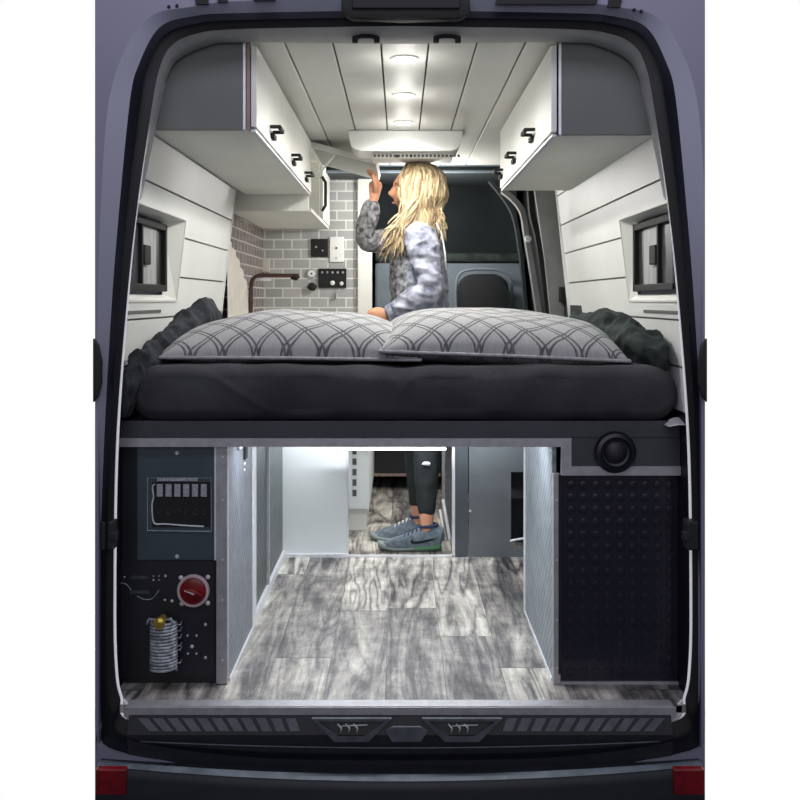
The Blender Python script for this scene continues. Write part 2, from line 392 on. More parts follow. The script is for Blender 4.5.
# high stop lamp housing above the opening
g = G(); pts = [P(x, y, -.05) for x, y in ((342, 3), (349, -3), (400, -5), (461, -3), (469, 3), (470, 15), (460, 22), (400, 23), (352, 22), (342, 15))]
g.prism(pts, (0, -.03, 0), .004); g.build('stop_lamp_housing', M['blackm'], van, True, angle=35)
g = G(); g.box(PX(352, -.09), PX(460, -.09), -.088, -.079, PZ(-2, -.09), PZ(8, -.09), .003); g.build('stop_lamp_lens', M['blackm'], van)
def slot(x0, x1, y0, y1, sh=3):
    g = G(); g.prism([P(x0, y0, -.05), P(x1, y0, -.05), P(x1 - sh, y1, -.05), P(x0 - sh, y1, -.05)], (0, -.006, 0), .001)
    g.build('body_slot', M['blackm'], van)
slot(194, 207, -12, 5, -2); slot(216, 226, -12, 3, -2); slot(252, 274, -12, 1.5, -2)
slot(500, 601, -14, 5, 5); slot(611, 624, -12, 8, 4)
for px, py in ((169, 7), (177, 6), (634, 10), (641, 11.5)):
    g = G(); g.lathe(P(px, py, -.045), (0, -1, 0), [(.0045, 0), (.0045, .003), (.003, .005)], 14); g.build('body_plug', M['blackm'], van, True, angle=40)
# door hinges and strikers
for sg in (-1, 1):
    g = G(); g.prism([Vector((sg * (X0 - .0), -.05, PZ(y, -.05))) + Vector((-sg * dx, 0, 0)) for dx, y in ((0, 338), (.014, 345), (.022, 362), (.022, 382), (.014, 396), (0, 402))], (0, -.014, 0), .002)
    g.build('hinge_cover', M['rubber'], van, True, angle=40)
    z0, z1 = PZ(548, 0), PZ(519, 0)
    g = G(); g.box(sg * .775, sg * .81, -.03, .015, z0, z1, .005); g.box(sg * .765, sg * .785, -.035, -.01, (z0 + z1) / 2 - .012, (z0 + z1) / 2 + .012, .003)
    g.build('door_striker', M['plastic'], van)
# bumper
g = G()
def bump_fn(u, v):
    XB = .800; x = -XB + 2 * XB * u; k = 1 - (x / XB) ** 2
    yb = 757 + 9 * k
    prof = [(-.03, PZ(yb, -.03)), (-.055 - .03 * k, PZ(yb + 2.5, -.055)), (-.085 - .035 * k, PZ(yb + 8.5, -.085)), (-.092 - .035 * k, PZ(yb + 13, -.092)), (-.10 - .035 * k, PZ(yb + 40, -.1)), (-.095 - .03 * k, -.50)]
    t = v * (len(prof) - 1); i = min(int(t), len(prof) - 2); f = t - i
    return (x, prof[i][0] * (1 - f) + prof[i + 1][0] * f, prof[i][1] * (1 - f) + prof[i + 1][1] * f)
g.grid(bump_fn, 48, 20); bump = g.build('bumper', M['bumper'], van, True, angle=35)
g = G()   # lighter top lip, its highlight put into the colour
g.grid(lambda u, v: tuple(Vector(bump_fn(u, .22 + .20 * v)) + Vector((0, -.002, .002))), 48, 3); g.build('bumper_lip', mat('lip_highlight', (92, 100, 110), .45, 0, .25, 20), bump, True)
for sg in (-1, 1):
    g = G(); g.box(sg * PX(674, -.11), sg * .797, -.112, -.09, PZ(797, -.12), PZ(771, -.12), .004); g.build('reflector', M['red'], bump)
# sill: aluminium threshold and ribbed plastic step with two latch recesses
g = G(); g.box(-.745, .745, -.012, .03, -.004, .003, .001); g.box(-.75, .75, -.016, -.008, -.026, .001, .001); g.build('sill_plate', M['alu'], van)
step_xy = [(-.012, PZ(713.5, -.012)), (-.02, PZ(716.5, -.02)), (-.035, PZ(735, -.035)), (-.033, PZ(742, -.033)), (-.028, PZ(770, -.028))]
g = G()
for (ya, za), (yb, zb) in zip(step_xy, step_xy[1:]):
    g.face([(-.735, ya, za), (.735, ya, za), (.735, yb, zb), (-.735, yb, zb)])
stepo = g.build('sill_step', M['plastic'], van)
g = G(); random.seed(3); x = -.71
while x < .71:
    w = .027
    if not (-.245 < x < .275 or -.245 < x + w < .275):
        sl = -x * .05
        g.prism([(x, -.018, PZ(718, -.018)), (x + w, -.018, PZ(718, -.018)), (x + w + sl, -.034, PZ(731 + 0 * random.random(), -.034)), (x + sl, -.034, PZ(731, -.034))], (0, -.004, .001))
    x += .04
g.build('tread_rib', M['step'], stepo, split=True)
g = G(); g.tube([P(x, 741 + 7 * (1 - ((x - 400) / 270) ** 2), -.04) for x in range(140, 664, 20)], .0022, 6); g.build('sill_bead', M['step'], stepo, True)
for cx in (351.5, 462):
    out = [(-40, 719), (40, 719), (17, 742), (-17, 742)]; inn = [(-33, 721.5), (33, 721.5), (13, 736), (-13, 736)]
    if cx > 400: pass
    g = G(); Yp = -.042
    A = [P(cx + a_, b_, Yp) for a_, b_ in out]; Bq = [P(cx + a_, b_, Yp) for a_, b_ in inn]; Bb = [P(cx + a_ * .94, b_, Yp + .03) for a_, b_ in inn]
    A2 = [p + Vector((0, .012, 0)) for p in A]
    for q0, q1 in ((A2, A), (A, Bq), (Bq, Bb)):
        for i in range(4): g.face([q0[i], q0[(i + 1) % 4], q1[(i + 1) % 4], q1[i]])
    rec = g.build('latch_recess', M['step'], stepo)
    g = G(); g.face(Bb); g.build('recess_floor', M['blackm'], rec)
    g = G(); 
    for dx in (-14, -6, 2): g.tube([P(cx + dx, 724, Yp + .004), P(cx + dx + 4, 728, Yp - .002), P(cx + dx + 3, 733, Yp + .004)], .0028, 6)
    g.tube([P(cx - 10, 726, Yp), P(cx + 16, 725, Yp)], .002, 6)
    g.build('latch_hook', M['chrome'], rec, True, split=True)
g = G(); g.prism([P(x, y, -.041) for x, y in ((392, 742), (421, 742), (428, 731), (420, 727), (393, 727), (385, 731))], (0, .01, 0), .001); g.build('recess_cover', M['step'], stepo)

# ------------------------------------------------------------------ setting: floor, ceiling, side walls
g = G(); g.box(-.80, .80, .0, 4.5, -.02, 0); g.build('floor', M['floor'], kind='structure')
def xw(z):            # half-width of the panelled wall at height z
    return min(.800, .775 - .12 * (z - 1.05))
ZC = 1.84
gx = [-.467, -.33, -.193, -.055, .083, .221, .358]
g = G(); g2 = G(); prev = -.66
for gg in gx + [.66]:
    e = 0 if gg == .66 else .003
    g.box(prev, gg - e, .075, 2.57, ZC, ZC + .02, .0015, 1)
    prev = gg + .003
g2.box(-.70, .70, .07, 2.58, ZC + .012, ZC + .03)
ce = g.build('ceiling', M['ceil'], kind='structure'); g2.build('groove_backing', M['groove'], ce)
def side_wall(sg, name, Yend):
    g = G(); gv = G()
    zs = [.79, .915, 1.05, 1.185, 1.32, 1.45, 1.585, 1.72, 1.845]
    wy0, wy1, wz0, wz1 = .055, (.665 if sg < 0 else .645), 1.108, 1.378
    lev = []
    for i, z in enumerate(zs):
        if 0 < i < len(zs) - 1: lev += [z - .0032, z + .0032]
        else: lev.append(z)
    lev = sorted(lev + [wz0, wz1]); ys = [.022, wy0, wy1, Yend]
    def X(z, d=0): return sg * min(.803, xw(z) + d + (.014 if sg > 0 else 0))
    for a, b in zip(lev, lev[1:]):
        gr = any(abs((a + b) / 2 - z) < .002 for z in zs[1:-1])
        for y0, y1 in zip(ys, ys[1:]):
            if y0 == wy0 and a >= wz0 - 1e-6 and b <= wz1 + 1e-6: continue
            d = .008 if gr else 0
            (gv if gr else g).face([(X(a, d), y0, a), (X(a, d), y1, a), (X(b, d), y1, b), (X(b, d), y0, b)])
        if gr:
            for y0, y1 in zip(ys, ys[1:]):
                if y0 == wy0 and a >= wz0 - 1e-6 and b <= wz1 + 1e-6: continue
                for z in (a, b): g.face([(X(z), y0, z), (X(z), y1, z), (X(z, .008), y1, z), (X(z, .008), y0, z)])
    g.prism([(X(.78), Yend - .012, .78), (sg * .808, Yend - .012, .78), (sg * .808, Yend - .012, 1.84), (X(1.84), Yend - .012, 1.84)], (0, .012, 0))   # end board closing the wall thickness
    # near end edge
    w = g.build(name, M['whitewall'], kind='structure'); k_ = G(); k_.box(sg * .8045, sg * .809, .02, 1.5, .0, .785); k_.build('lower_lining', M['black'], w); gv.build('board_groove', M['groove'], w)
    # the window
    win = thing('window_%d' % (1 if sg < 0 else 2), (sg * .79, .4, 1.24), None, None, kind='structure')
    y0, y1, z0, z1 = .10, .585, 1.135, 1.358; xo = .798
    g = G()
    A = [(X(z), y, z) for y, z in ((wy0, wz0), (wy1, wz0), (wy1, wz1), (wy0, wz1))]
    B_ = [(sg * xo, y, z) for y, z in ((y0 - .01, z0 - .01), (y1 + .01, z0 - .01), (y1 + .01, z1 + .01), (y0 - .01, z1 + .01))]
    for i in range(4): g.face([A[i], A[(i + 1) % 4], B_[(i + 1) % 4], B_[i]])
    # raised casing round the recess
    def cas(ya, yb, za, zb):
        g.prism([(X(za, .001), ya, za), (X(za, .001), yb, za), (X(zb, .001), yb, zb), (X(zb, .001), ya, zb)], (-sg * .004, 0, 0), .001)
    cas(wy1, wy1 + .008, wz0 - .008, wz1 + .008); cas(wy0, wy1, wz1, wz1 + .008); cas(wy0, wy1, wz0 - .008, wz0)
    g.build('window_frame', M['white'], win)
    g = G(); w_ = .022
    for ya, yb, za, zb in ((y0, y0 + w_, z0, z1), (y1 - w_, y1, z0, z1), (y0, y1, z0, z0 + w_), (y0, y1, z1 - w_, z1)):
        g.box(sg * (xo - .02), sg * xo, ya, yb, za, zb, .003)
    g.box(sg * (xo - .016), sg * xo, y0 + .19, y0 + .205, z0, z1, .002)
    sash = g.build('window_sash', M['blackm'], win)
    g = G(); g.box(sg * (xo - .022), sg * (xo - .006), y0 + .20, y0 + .27, (z0 + z1) / 2 - .03, (z0 + z1) / 2 + .03, .004); g.build('window_latch', M['blackm'], sash)
    g = G(); g.box(sg * (xo - .004), sg * xo, y0, y1, z0, z1); g.build('window_pane', M['glass'], win)
    g = G(); g.box(sg * (xo - .008), sg * (xo - .005), y0 + .22, y1 - .10, z0 + .02, z1 - .02); g.build('window_blind', M['blind'], win)
    # slim slot under the window
    g = G(); z = 1.072; g.prism([(X(z, .002), .05, z - .005), (X(z, .002), .47, z - .005), (X(z, .002), .47, z + .004), (X(z, .002), .05, z + .004)], (-sg * .004, 0, 0)); g.build('window_track', M['groove'], win)
    return w
side_wall(-1, 'wall_left', 1.52); side_wall(1, 'wall_right', 1.80)

# ------------------------------------------------------------------ overhead cabinets by the rear doors
def latch(parent, x, y, z, sg):
    """black push latch on a door whose face looks towards -sg*x"""
    t = G(); d = -sg
    t.box(x, x + d * .034, y - .040, y - .026, z + .002, z + .012, .002)
    t.box(x, x + d * .034, y + .026, y + .040, z - .004, z + .006, .002)
    t.box(x + d * .026, x + d * .036, y - .040, y + .040, z - .003, z + .010, .002)
    t.box(x, x + d * .012, y - .02, y + .035, z - .026, z - .010, .002)
    return t.build('latch', M['blackm'], parent)
def over_cab(sg, xf, Y1, doors, latches, label, z0=1.588, off=.040):
    z1 = 1.838
    c = thing('overhead_cabinet', (sg * xf, .1, z0), label, 'cabinet')
    dx_ = .014 if sg > 0 else 0
    w0, w1 = xw(z0) - .004 + dx_, xw(z1) - .004 + dx_
    def pr(x_in, ya, yb, za, zb, xo_=None):
        wa, wb = xw(za) - .004 + dx_, xw(zb) - .004 + dx_
        return [(sg * x_in, ya, za), (sg * wa, ya, za), (sg * wb, ya, zb), (sg * x_in, ya, zb)]
    g = G(); g.prism(pr(xf + .018, .105, 0, z0 + .014, z1), (0, Y1 - .11, 0)); g.build('carcass', M['under'], c)
    g = G(); g.prism(pr(xf + off, .088, 0, z0, z1), (0, .016, 0)); g.build('end_panel', M['darkgrey'], c)
    g = G(); g.prism([(sg * (xf + .02), .1, z0), (sg * w0, .1, z0), (sg * w0, .1, z0 + .013), (sg * (xf + .02), .1, z0 + .013)], (0, Y1 - .1, 0)); g.build('bottom_board', M['under'], c)
    g = G(); g.box(sg * (xf + .018), sg * (xf + off - .012), .086, .104, z0, z1); g.build('edge_band', M['ply'], c)
    g = G(); g.box(sg * (xf + off - .0095), sg * (xf + off - .002), .084, .104, z0, z1); g.build('corner_trim', M['aluw'], c)
    g = G(); g.box(sg * (xf + .004), sg * (xf + .018), .1, Y1, z0 - .004, z0 + .004, .001); g.build('light_rail', M['aluw'], c)
    for (ya, yb), ly in zip(doors, latches):
        g = G(); g.box(sg * xf, sg * (xf + .016), ya + .0015, yb - .0015, z0 + .008, z1 - .012, .0015); dr = g.build('door', M['white'], c)
        if ly: latch(dr, sg * xf, ly, 1.640, sg)
    return c
over_cab(-1, .405, 1.745, ((.088, .66), (.66, 1.22), (1.22, 1.745)), (.40, .98, 1.47), 'long white overhead cabinet on the left wall with a dark grey end panel')
over_cab(1, .427, 1.46, ((.088, .68), (.68, 1.14), (1.14, 1.46)), (.45, .93, 1.38), 'white overhead cabinet on the right wall with a dark grey end panel', 1.574, .030)

# ceiling lamps
for i, (y, lab) in enumerate(((.285, 'round ceiling downlight nearest the rear doors'), (.80, 'middle one of three round ceiling downlights'), (1.32, 'round ceiling downlight just before the roof vent'))):
    t = thing('ceiling_downlight', (.014, y, ZC), lab, 'lamp', 'downlights along the middle ceiling board')
    g = G(); g.lathe((.014, y, ZC - .001), (0, 0, -1), [(.044, 0), (.042, .004), (.034, .004)], 32); g.build('trim_ring', M['whitep'], t, True, angle=40)
    g = G(); g.lathe((.014, y, ZC - .005), (0, 0, -1), [(.034, 0), (.030, .003)], 24); g.build('lens', M['glow'], t, True)
# door catches on the rear ceiling edge
for px in (366, 447):
    t = G(); c0 = P(px, 39.5, .028)
    t.tube([c0 + Vector((-.035, 0, .004)), c0 + Vector((-.012, -.004, .008)), c0 + Vector((.012, -.004, .008)), c0 + Vector((.035, 0, .004))], .006, 8)
    for dx in (-.03, .03): t.box(c0.x + dx - .008, c0.x + dx + .008, c0.y - .012, c0.y + .006, c0.z - .010, c0.z + .006, .002)
    t.build('ceiling_catch', M['blackm'], label='small black catch on the rear ceiling edge, %s of the lights' % ('left' if px < 400 else 'right'), cat='catch', group='black catches on the rear ceiling edge')
# roof vent
v = thing('roof_vent', (.02, 1.5, ZC), 'white rounded roof vent unit on the ceiling above the woman', 'vent')
g = G(); xa, xb = PX(350, 1.5), PX(461, 1.5)
def rr(x0, x1, z0, z1, r, Y):
    pts = []
    for cx, cz, a0 in ((x0 + r, z0 + r, PI), (x1 - r, z0 + r, 1.5 * PI)):
        for k in range(7):
            a_ = a0 + k * PI / 12; pts.append((cx + r * math.cos(a_), Y, cz + r * math.sin(a_)))
    pts += [(x1 + .012, Y, z1), (x0 - .012, Y, z1)]
    return pts
g.prism(rr(xa, xb, 1.750, ZC - .001, .042, 1.5), (0, .235, 0), .008); g.build('vent_housing', M['whitep'], v, True, angle=35)
g = G(); g.box(xa + .09, xb - .03, 1.57, 1.73, 1.728, 1.751, .006); gr = g.build('vent_grille', M['white'], v)
g = G()
for k in range(22):
    x = xa + .1 + k * .0175; g.box(x, x + .010, 1.565, 1.572, 1.733, 1.744)
g.build('vent_slot', M['groove'], gr, split=True)
g = G(); 
for px in (397, 411): x = PX(px, 1.56); g.lathe((x, 1.566, 1.737), (0, -1, 0), [(.006, 0), (.005, .012)], 10)
g.build('vent_knob', M['blackm'], gr, split=True)

# ------------------------------------------------------------------ bed
bed = thing('bed_platform', (0, .14, .69), 'dark bed platform with a black front board and aluminium edging spanning the van', 'bed')
YB = .13
g = G(); g.box(-.79, .79, .15, 1.48, .722, .757); g.build('platform_board', M['fascia'], bed)
zf0, zf1 = PZ(438, YB), PZ(421, YB); zt0 = PZ(446.5, YB)
g = G(); g.box(-.803, .803, YB, .15, zf0, zf1, .002); g.box(PX(571, YB), .803, YB, .1495, PZ(467, YB), zf0 - .0005); g.build('front_board', M['fascia'], bed)
xr = PX(571, YB); xq = PX(561, YB); za_, zb_ = PZ(475, YB), PZ(466, YB)
g = G(); g.prism([(x, YB - .008, z) for x, z in ((-.803, zf0), (xr, zf0), (xr, zb_), (.803, zb_), (.803, za_), (xq, za_), (xq, zt0), (-.803, zt0))], (0, .016, 0))
tr = g.build('aluminium_trim', M['alu'], bed)
spk = thing('round_speaker', P(615, 452, YB - .01), 'round black vent outlet set in the right end of the bed front', 'speaker')
c0 = P(615, 452, YB - .008)
g = G(); g.lathe(c0, (0, -1, 0), [(.058, -.002), (.060, .004), (.054, .012), (.044, .014), (.040, .008), (.028, .006)], 40); g.build('outer_ring', M['rubber2'], spk, True, angle=40)
g = G(); g.lathe(c0 + Vector((0, -.004, 0)), (0, -1, 0), [(.034, 0), (.030, .010), (.014, .016), (.004, .017)], 32); g.build('cone', M['black'], spk, True)
# mattress
def mattress():
    g = G(); x0, x1, y0, y1, z0, z1 = -.775, .800, .115, 1.45, .759, .918
    cx, cz, hx, hz = (x0 + x1) / 2, (z0 + z1) / 2, (x1 - x0) / 2, (z1 - z0) / 2
    def prof(t):                 # rounded rectangle in xz
        r = .072; L1, L2 = 2 * (hx - r), 2 * (hz - r); arc = PI * r / 2; T = 2 * L1 + 2 * L2 + 4 * arc; s = t * T
        segs = [('l', L1, (-hx + r, hz), (1, 0)), ('a', arc, (hx - r, hz - r), PI / 2), ('l', L2, (hx, hz - r), (0, -1)), ('a', arc, (hx - r, -hz + r), 0),
                ('l', L1, (hx - r, -hz), (-1, 0)), ('a', arc, (-hx + r, -hz + r), -PI / 2), ('l', L2, (-hx, -hz + r), (0, 1)), ('a', arc, (-hx + r, hz - r), PI)]
        for k, ln, a_, b_ in segs:
            if s <= ln + 1e-9:
                if k == 'l': return a_[0] + b_[0] * s, a_[1] + b_[1] * s
                an = b_ - s / r; return a_[0] + r * math.cos(an), a_[1] + r * math.sin(an)
            s -= ln
        return -hx + r, hz
    def fn(u, v):
        px, pz = prof(u % 1.0); dy = v * (y1 - y0); e = .045
        k = 1 - (1 - min(1, dy / e)) ** 2 if dy < e else 1
        inset = .03 * (1 - math.sqrt(max(0, k)))
        x = px - math.copysign(min(inset, abs(px)), px); z = pz * (1 - inset / hz * .9)
        w = noise.noise(Vector((x * 5, dy * 4, z * 9))) * .006 + noise.noise(Vector((x * 14 + 3, dy * 9, z * 20))) * .003
        fold = .004 * math.exp(-((x + .02 - (z * .5)) / .012) ** 2)
        return (cx + x, y0 + dy - w * (1 if v < .1 else 0) - (fold if v < .1 else 0), cz + z + w * .8 - (.008 * math.exp(-((x - .0) / .05) ** 2) if z > 0 else 0))
    N = 400
    g.grid(fn, N, 60, True)
    bm = g.bm; bm.verts.ensure_lookup_table(); 
    # front cap: inner rings shrinking
    ring = [bm.verts[i * 61] for i in range(N)]
    for k in range(1, 10):
        f = 1 - k / 9
        new = []
        for i in range(N):
            c = Vector(fn(i / N, 0)); x = cx + (c.x - cx) * (1 if f > 0 else 0); 
            xx = max(x0 + .08 - .0, min(x1 - .08, c.x)); tx = c.x + (xx - c.x) * (1 - f); tz = cz + (c.z - cz) * f
            w = noise.noise(Vector((tx * 4, 1, tz * 8))) * .006 + noise.noise(Vector((tx * 13, 5, tz * 14))) * .003
            wr = .005 * math.exp(-((tx + .0 - (tz - cz) * .6) / .012) ** 2) + .004 * math.exp(-((tx + .45 + (tz - cz) * 1.6) / .02) ** 2)
            new.append(bm.verts.new((tx, y0 - .010 * (1 - f ** 2) - w - wr, tz)))
        for i in range(N): bm.faces.new((ring[i], ring[(i + 1) % N], new[(i + 1) % N], new[i]))
        ring = new
    fb = [bm.verts[i * 61 + 60] for i in range(N)] if False else None
    return g
g = mattress(); g.build('mattress', M['sheet'], None, True, weld=.0004, label='thick mattress under a charcoal fitted sheet on the bed platform', cat='mattress')

# pillows
def pillow_mesh(w, d, t, seedv, low):
    g = G(); nu, nv = 150, 110
    def surf(top):
        def fn(u, v):
            a, b = 2 * u - 1, 2 * v - 1
            # pinched corners: edges bow inward in the middle
            ex = 1 - .045 * (1 - b * b) * 0; k = 1 - .06 * (1 - abs(b)) * abs(a) ** 3; k2 = 1 - .06 * (1 - abs(a)) * abs(b) ** 3
            x = a * w / 2 * k; y = b * d / 2 * k2
            h = ((1 - abs(a) ** 3.0) * (1 - abs(b) ** 2.6)) ** .46
            z = h * t * (1 if top else -low)
            q = 2 * PI * 6.6
            pat = 0
            if top:
                pass
            z += noise.noise(Vector((x * 4, y * 4, seedv))) * .020 * h
            z += .008 * math.sin(x * 9 + seedv) * (1 - abs(b)) * h
            return (x, y, z)
        return fn
    uvf = lambda u, v: (u * w * 1.0 / .75, v * d * 1.25 / .75)
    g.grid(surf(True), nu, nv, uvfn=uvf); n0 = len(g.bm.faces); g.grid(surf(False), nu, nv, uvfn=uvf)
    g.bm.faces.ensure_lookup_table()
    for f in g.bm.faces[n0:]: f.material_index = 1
    return g
def pillow(loc, rot, w, d, t, label, sd, low):
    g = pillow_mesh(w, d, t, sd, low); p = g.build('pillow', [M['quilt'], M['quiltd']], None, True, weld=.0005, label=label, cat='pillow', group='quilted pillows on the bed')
    p.location = loc; p.rotation_euler = rot
    g = G(); pts = []
    n = 60
    def edge(a, b):
        k = 1 - .06 * (1 - abs(b)) * abs(a) ** 3; k2 = 1 - .06 * (1 - abs(a)) * abs(b) ** 3
        x, y = a * w / 2 * k, b * d / 2 * k2
        return (x * 1.006, y * 1.006, 0)
    for i in range(n): pts.append(edge(-1 + 2 * i / n, -1))
    for i in range(n): pts.append(edge(1, -1 + 2 * i / n))
    for i in range(n): pts.append(edge(1 - 2 * i / n, 1))
    for i in range(n): pts.append(edge(-1, 1 - 2 * i / n))
    g.tube(pts, .0055, 6, closed=True)
    q = g.build('piping', mat('piping_cloth', (150, 150, 154), .9, 0, .15, 60), None, True); q.parent = p
    return p
pillow((-.322, .435, .944), (math.radians(2), math.radians(.5), math.radians(-1)), .77, .50, .122, 'left grey diamond-quilted pillow lying flat at the bed front', 1.3, .24)
pillow((.300, .425, .960), (math.radians(4), math.radians(2.4), math.radians(2)), .73, .50, .118, 'right grey diamond-quilted pillow overlapping the end of its neighbour', 4.1, .42)
# blankets
def heap(name, fn, nu, nv, m, label, cat, amp=.012, freq=14, sd=0):
    g = G()
    def f2(u, v):
        p = Vector(fn(u, v)); q = Vector((p.x * freq, p.y * freq * .5, p.z * freq + sd))
        n1 = noise.noise(q); n2 = noise.noise(q * 2.3)
        rid = (1 - abs(n1) * 2) * amp + n2 * amp * .4
        return p + Vector((rid * .5, -rid, rid * .8))
    g.grid(f2, nu, nv); return g.build(name, m, None, True, weld=.0002, label=label, cat=cat)
def heapfn(path, rx, rz):
    cat_ = catmull(path, 8)
    def fn(u, v):
        t = u * (len(cat_) - 1); i = min(int(t), len(cat_) - 2); f = t - i
        c = [a_ * (1 - f) + b_ * f for a_, b_ in zip(cat_[i], cat_[i + 1])]
        e = math.sqrt(max(0, 1 - (2 * u - 1) ** 8))
        an = 2 * PI * v
        return (c[0] + rx * e * math.cos(an) * c[3], c[1] + .5 * e * math.sin(an) * rx * 1.6 , c[2] + rz * e * math.sin(an) * c[3] + rz * e * math.cos(an) * 0)
    return fn
def swept(path, amp, freq, sd, nu=150, nv=60):
    cp = catmull(path, 8)          # x, y, z of the bottom, z of the top, half width
    def fn(u, v):
        t = u * (len(cp) - 1); i = min(int(t), len(cp) - 2); f = t - i
        x, y, zb, zt, w_ = [a_ * (1 - f) + b_ * f for a_, b_ in zip(cp[i], cp[i + 1])]
        e = math.sqrt(max(0, 1 - (2 * u - 1) ** 6)); an = 2 * PI * v
        h = (zt - zb) / 2 * (.25 + .75 * e)
        p = Vector((x + w_ * e * math.cos(an), y - .03 * math.sin(an) * e, zb + h + h * math.sin(an)))
        q = Vector((p.x * freq + sd, p.y * freq * .8, p.z * freq * .7))
        r1 = 1 - 2 * abs(noise.noise(q)); r2 = 1 - 2 * abs(noise.noise(q * 2.1 + Vector((4, 1, 7)))); 
        d = (r1 * .7 + r2 * .35 - .4) * amp * e
        p += Vector((math.cos(an) * d, -abs(d) * .5, math.sin(an) * d))
        return (max(-.79, min(.795, p.x)), p.y, p.z)
    g = G(); g.grid(fn, nu, nv); return g
g = swept([(-.785, .09, .775, .86, .008), (-.765, .12, .80, .935, .018), (-.735, .20, .88, .965, .035), (-.71, .34, .90, 1.02, .040), (-.675, .50, .90, 1.075, .038), (-.645, .62, .90, 1.11, .030), (-.62, .70, .93, 1.12, .014)], .026, 15, 2)
g.build('blanket', M['blanket'], None, True, weld=.0003, label='dark grey blanket bunched between the left wall and the mattress', cat='blanket')
g = swept([(.755, .15, .90, .945, .03), (.735, .22, .90, .995, .05), (.71, .34, .90, 1.035, .065), (.68, .50, .90, 1.06, .07), (.64, .66, .90, 1.065, .07), (.60, .80, .90, 1.06, .05)], .034, 13, 9)
g.build('blanket', M['green'], None, True, weld=.0003, label='crumpled dark green blanket heaped beside the right pillow', cat='blanket')
g = G(); g.grid(lambda u, v: (.735 + .035 * v + .004 * math.sin(u * 30), .15 + .35 * u, .925 + .012 * math.sin(v * PI) - .03 * v + .006 * noise.noise(Vector((u * 8, v * 5, 1)))), 30, 8)
g.build('cloth', mat('pale_cloth', (170, 176, 178), .9, 0, .2, 20), None, True, label='pale grey cloth corner lying on the right end of the mattress', cat='cloth')
g = G(); q0 = P(667, 425, .12)
g.grid(lambda u, v: (PX(667 + 19 * u, .10), .08 + .06 * v, PZ(426 - 7 * math.sin(u * 2.2) * (v * .7 + .3), .10)), 10, 6)
g.build('folded_tag', M['edge'], None, True, label='small white cloth tab sticking out under the right end of the mattress', cat='cloth tab')

# ------------------------------------------------------------------ left storage bench (electrics)
YF = .15
lb = thing('storage_bench', (-.65, YF, 0), 'left storage bench under the bed with electrical controls on its black front', 'bench')
xL, xLi = -.803, PX(217, YF); xLo = PX(228, YF)
g = G(); g.box(xL, xLi, YF, YF + .012, .002, zt0); g.build('front_panel', M['black'], lb)
g = G(); g.box(xLi, xLo, YF - .012, YF + .02, .002, zt0, .0015)
g.build('corner_trim', M['alu'], lb)
g = G()
for py in (457, 500, 560, 600, 660): g.lathe(P(222.5, py, YF - .012), (0, -1, 0), [(.0035, 0), (.003, .002)], 10)
g.build('rivet', M['chrome'], lb, split=True)
ys_ = .60
g = G(); g.box(xLo - .012, xLo, YF + .02, ys_, .002, zt0); g.build('side_panel', M['sidebr'], lb)
g = G(); g.box(xLo - .014, xLo + .004, ys_, ys_ + .07, .0, zt0, .001); g.build('post', M['aluw'], lb)
g = G(); g.box(xLo - .02, xLo - .008, ys_ + .07, 1.49, .002, zt0); g.build('side_panel', M['sidebr2'], lb, label='darker diamond-patterned rear side panel')
g = G(); g.box(xLo - .01, xLo + .002, 1.0, 1.02, .002, zt0); g.build('panel_joint', M['alu'], lb)
g = G(); g.box(xLo - .008, xLo + .004, ys_ + .07, 1.49, .0, .03); g.build('skirting', M['aluw'], lb)
g = G(); g.box(xLo - .006, xLo + .003, YF + .02, ys_, .0, .008); g.build('skirting', M['aluw'], lb)
# little lever catch at the top of the side panel
t = thing('lever_catch', (xLo, .42, .63), 'small metal lever catch at the top of the left bench side', 'catch')
g = G(); g.tube([(xLo + .006, .30, .655), (xLo + .014, .42, .672), (xLo + .02, .56, .672)], .007, 8); g.build('lever', M['aluw'], t, True)
g = G(); g.box(xLo, xLo + .008, .42, .46, .60, .645, .002); g.build('keeper', M['blackm'], t)
g = G(); g.lathe((xLo, .44, .583), (1, 0, 0), [(.006, 0), (.005, .004)], 12); g.lathe((xLo, .435, .565), (1, 0, 0), [(.005, 0), (.004, .004)], 12); g.build('screw', M['chrome'], t, split=True)
# slate mounting panel + fuse box
mp_ = thing('mounting_panel', P(177, 560, YF - .004), 'slate blue mounting panel on the left bench holding the fuse box', 'panel')
Yp = YF - .006
g = G(); g.box(PX(137, Yp), PX(216, Yp), Yp, YF, PZ(560, Yp), PZ(447, Yp), .001); g.build('plate', M['teal'], mp_)
g = G(); g.box(PX(214.5, Yp), PX(217, Yp), Yp - .003, YF, PZ(560, Yp), PZ(447, Yp)); g.build('edge_strip', M['aluw'], mp_)
g = G()
for py in (453, 556.5): g.lathe(P(177, py, Yp), (0, -1, 0), [(.0065, 0), (.0065, .001), (.004, .004)], 14)
g.build('screw', M['chrome'], mp_, True, angle=40, split=True)
fb = thing('fuse_box', P(178, 530, Yp), 'black fuse box with six labelled fuses and a silver rim on the slate panel', 'fuse box')
Yq = Yp - .004
def bar(g, pts, r): g.tube([P(x, y, Yq) for x, y in pts], r, 6)
g = G(); g.box(PX(152, Yq), PX(210, Yq), Yq, Yp + .001, PZ(527, Yq), PZ(482, Yq), .001); g.build('housing', M['blackm'], fb)
g = G(); bar(g, [(147.5, 478), (147.5, 530)], .0013); bar(g, [(147.5, 530.5), (212, 531.5)], .0016); bar(g, [(147.5, 478), (212, 478)], .0006); bar(g, [(211, 479), (211.5, 531)], .0008); g.build('outer_rim', M['label'], fb)
g = G(); bar(g, catmull([(155, 484), (152.5, 487), (153.5, 497), (152, 505), (153, 520), (156, 524), (165, 524), (185, 525.5), (204, 526.5)], 5), .0024); g.build('cover_rim', M['aluw'], fb, True)
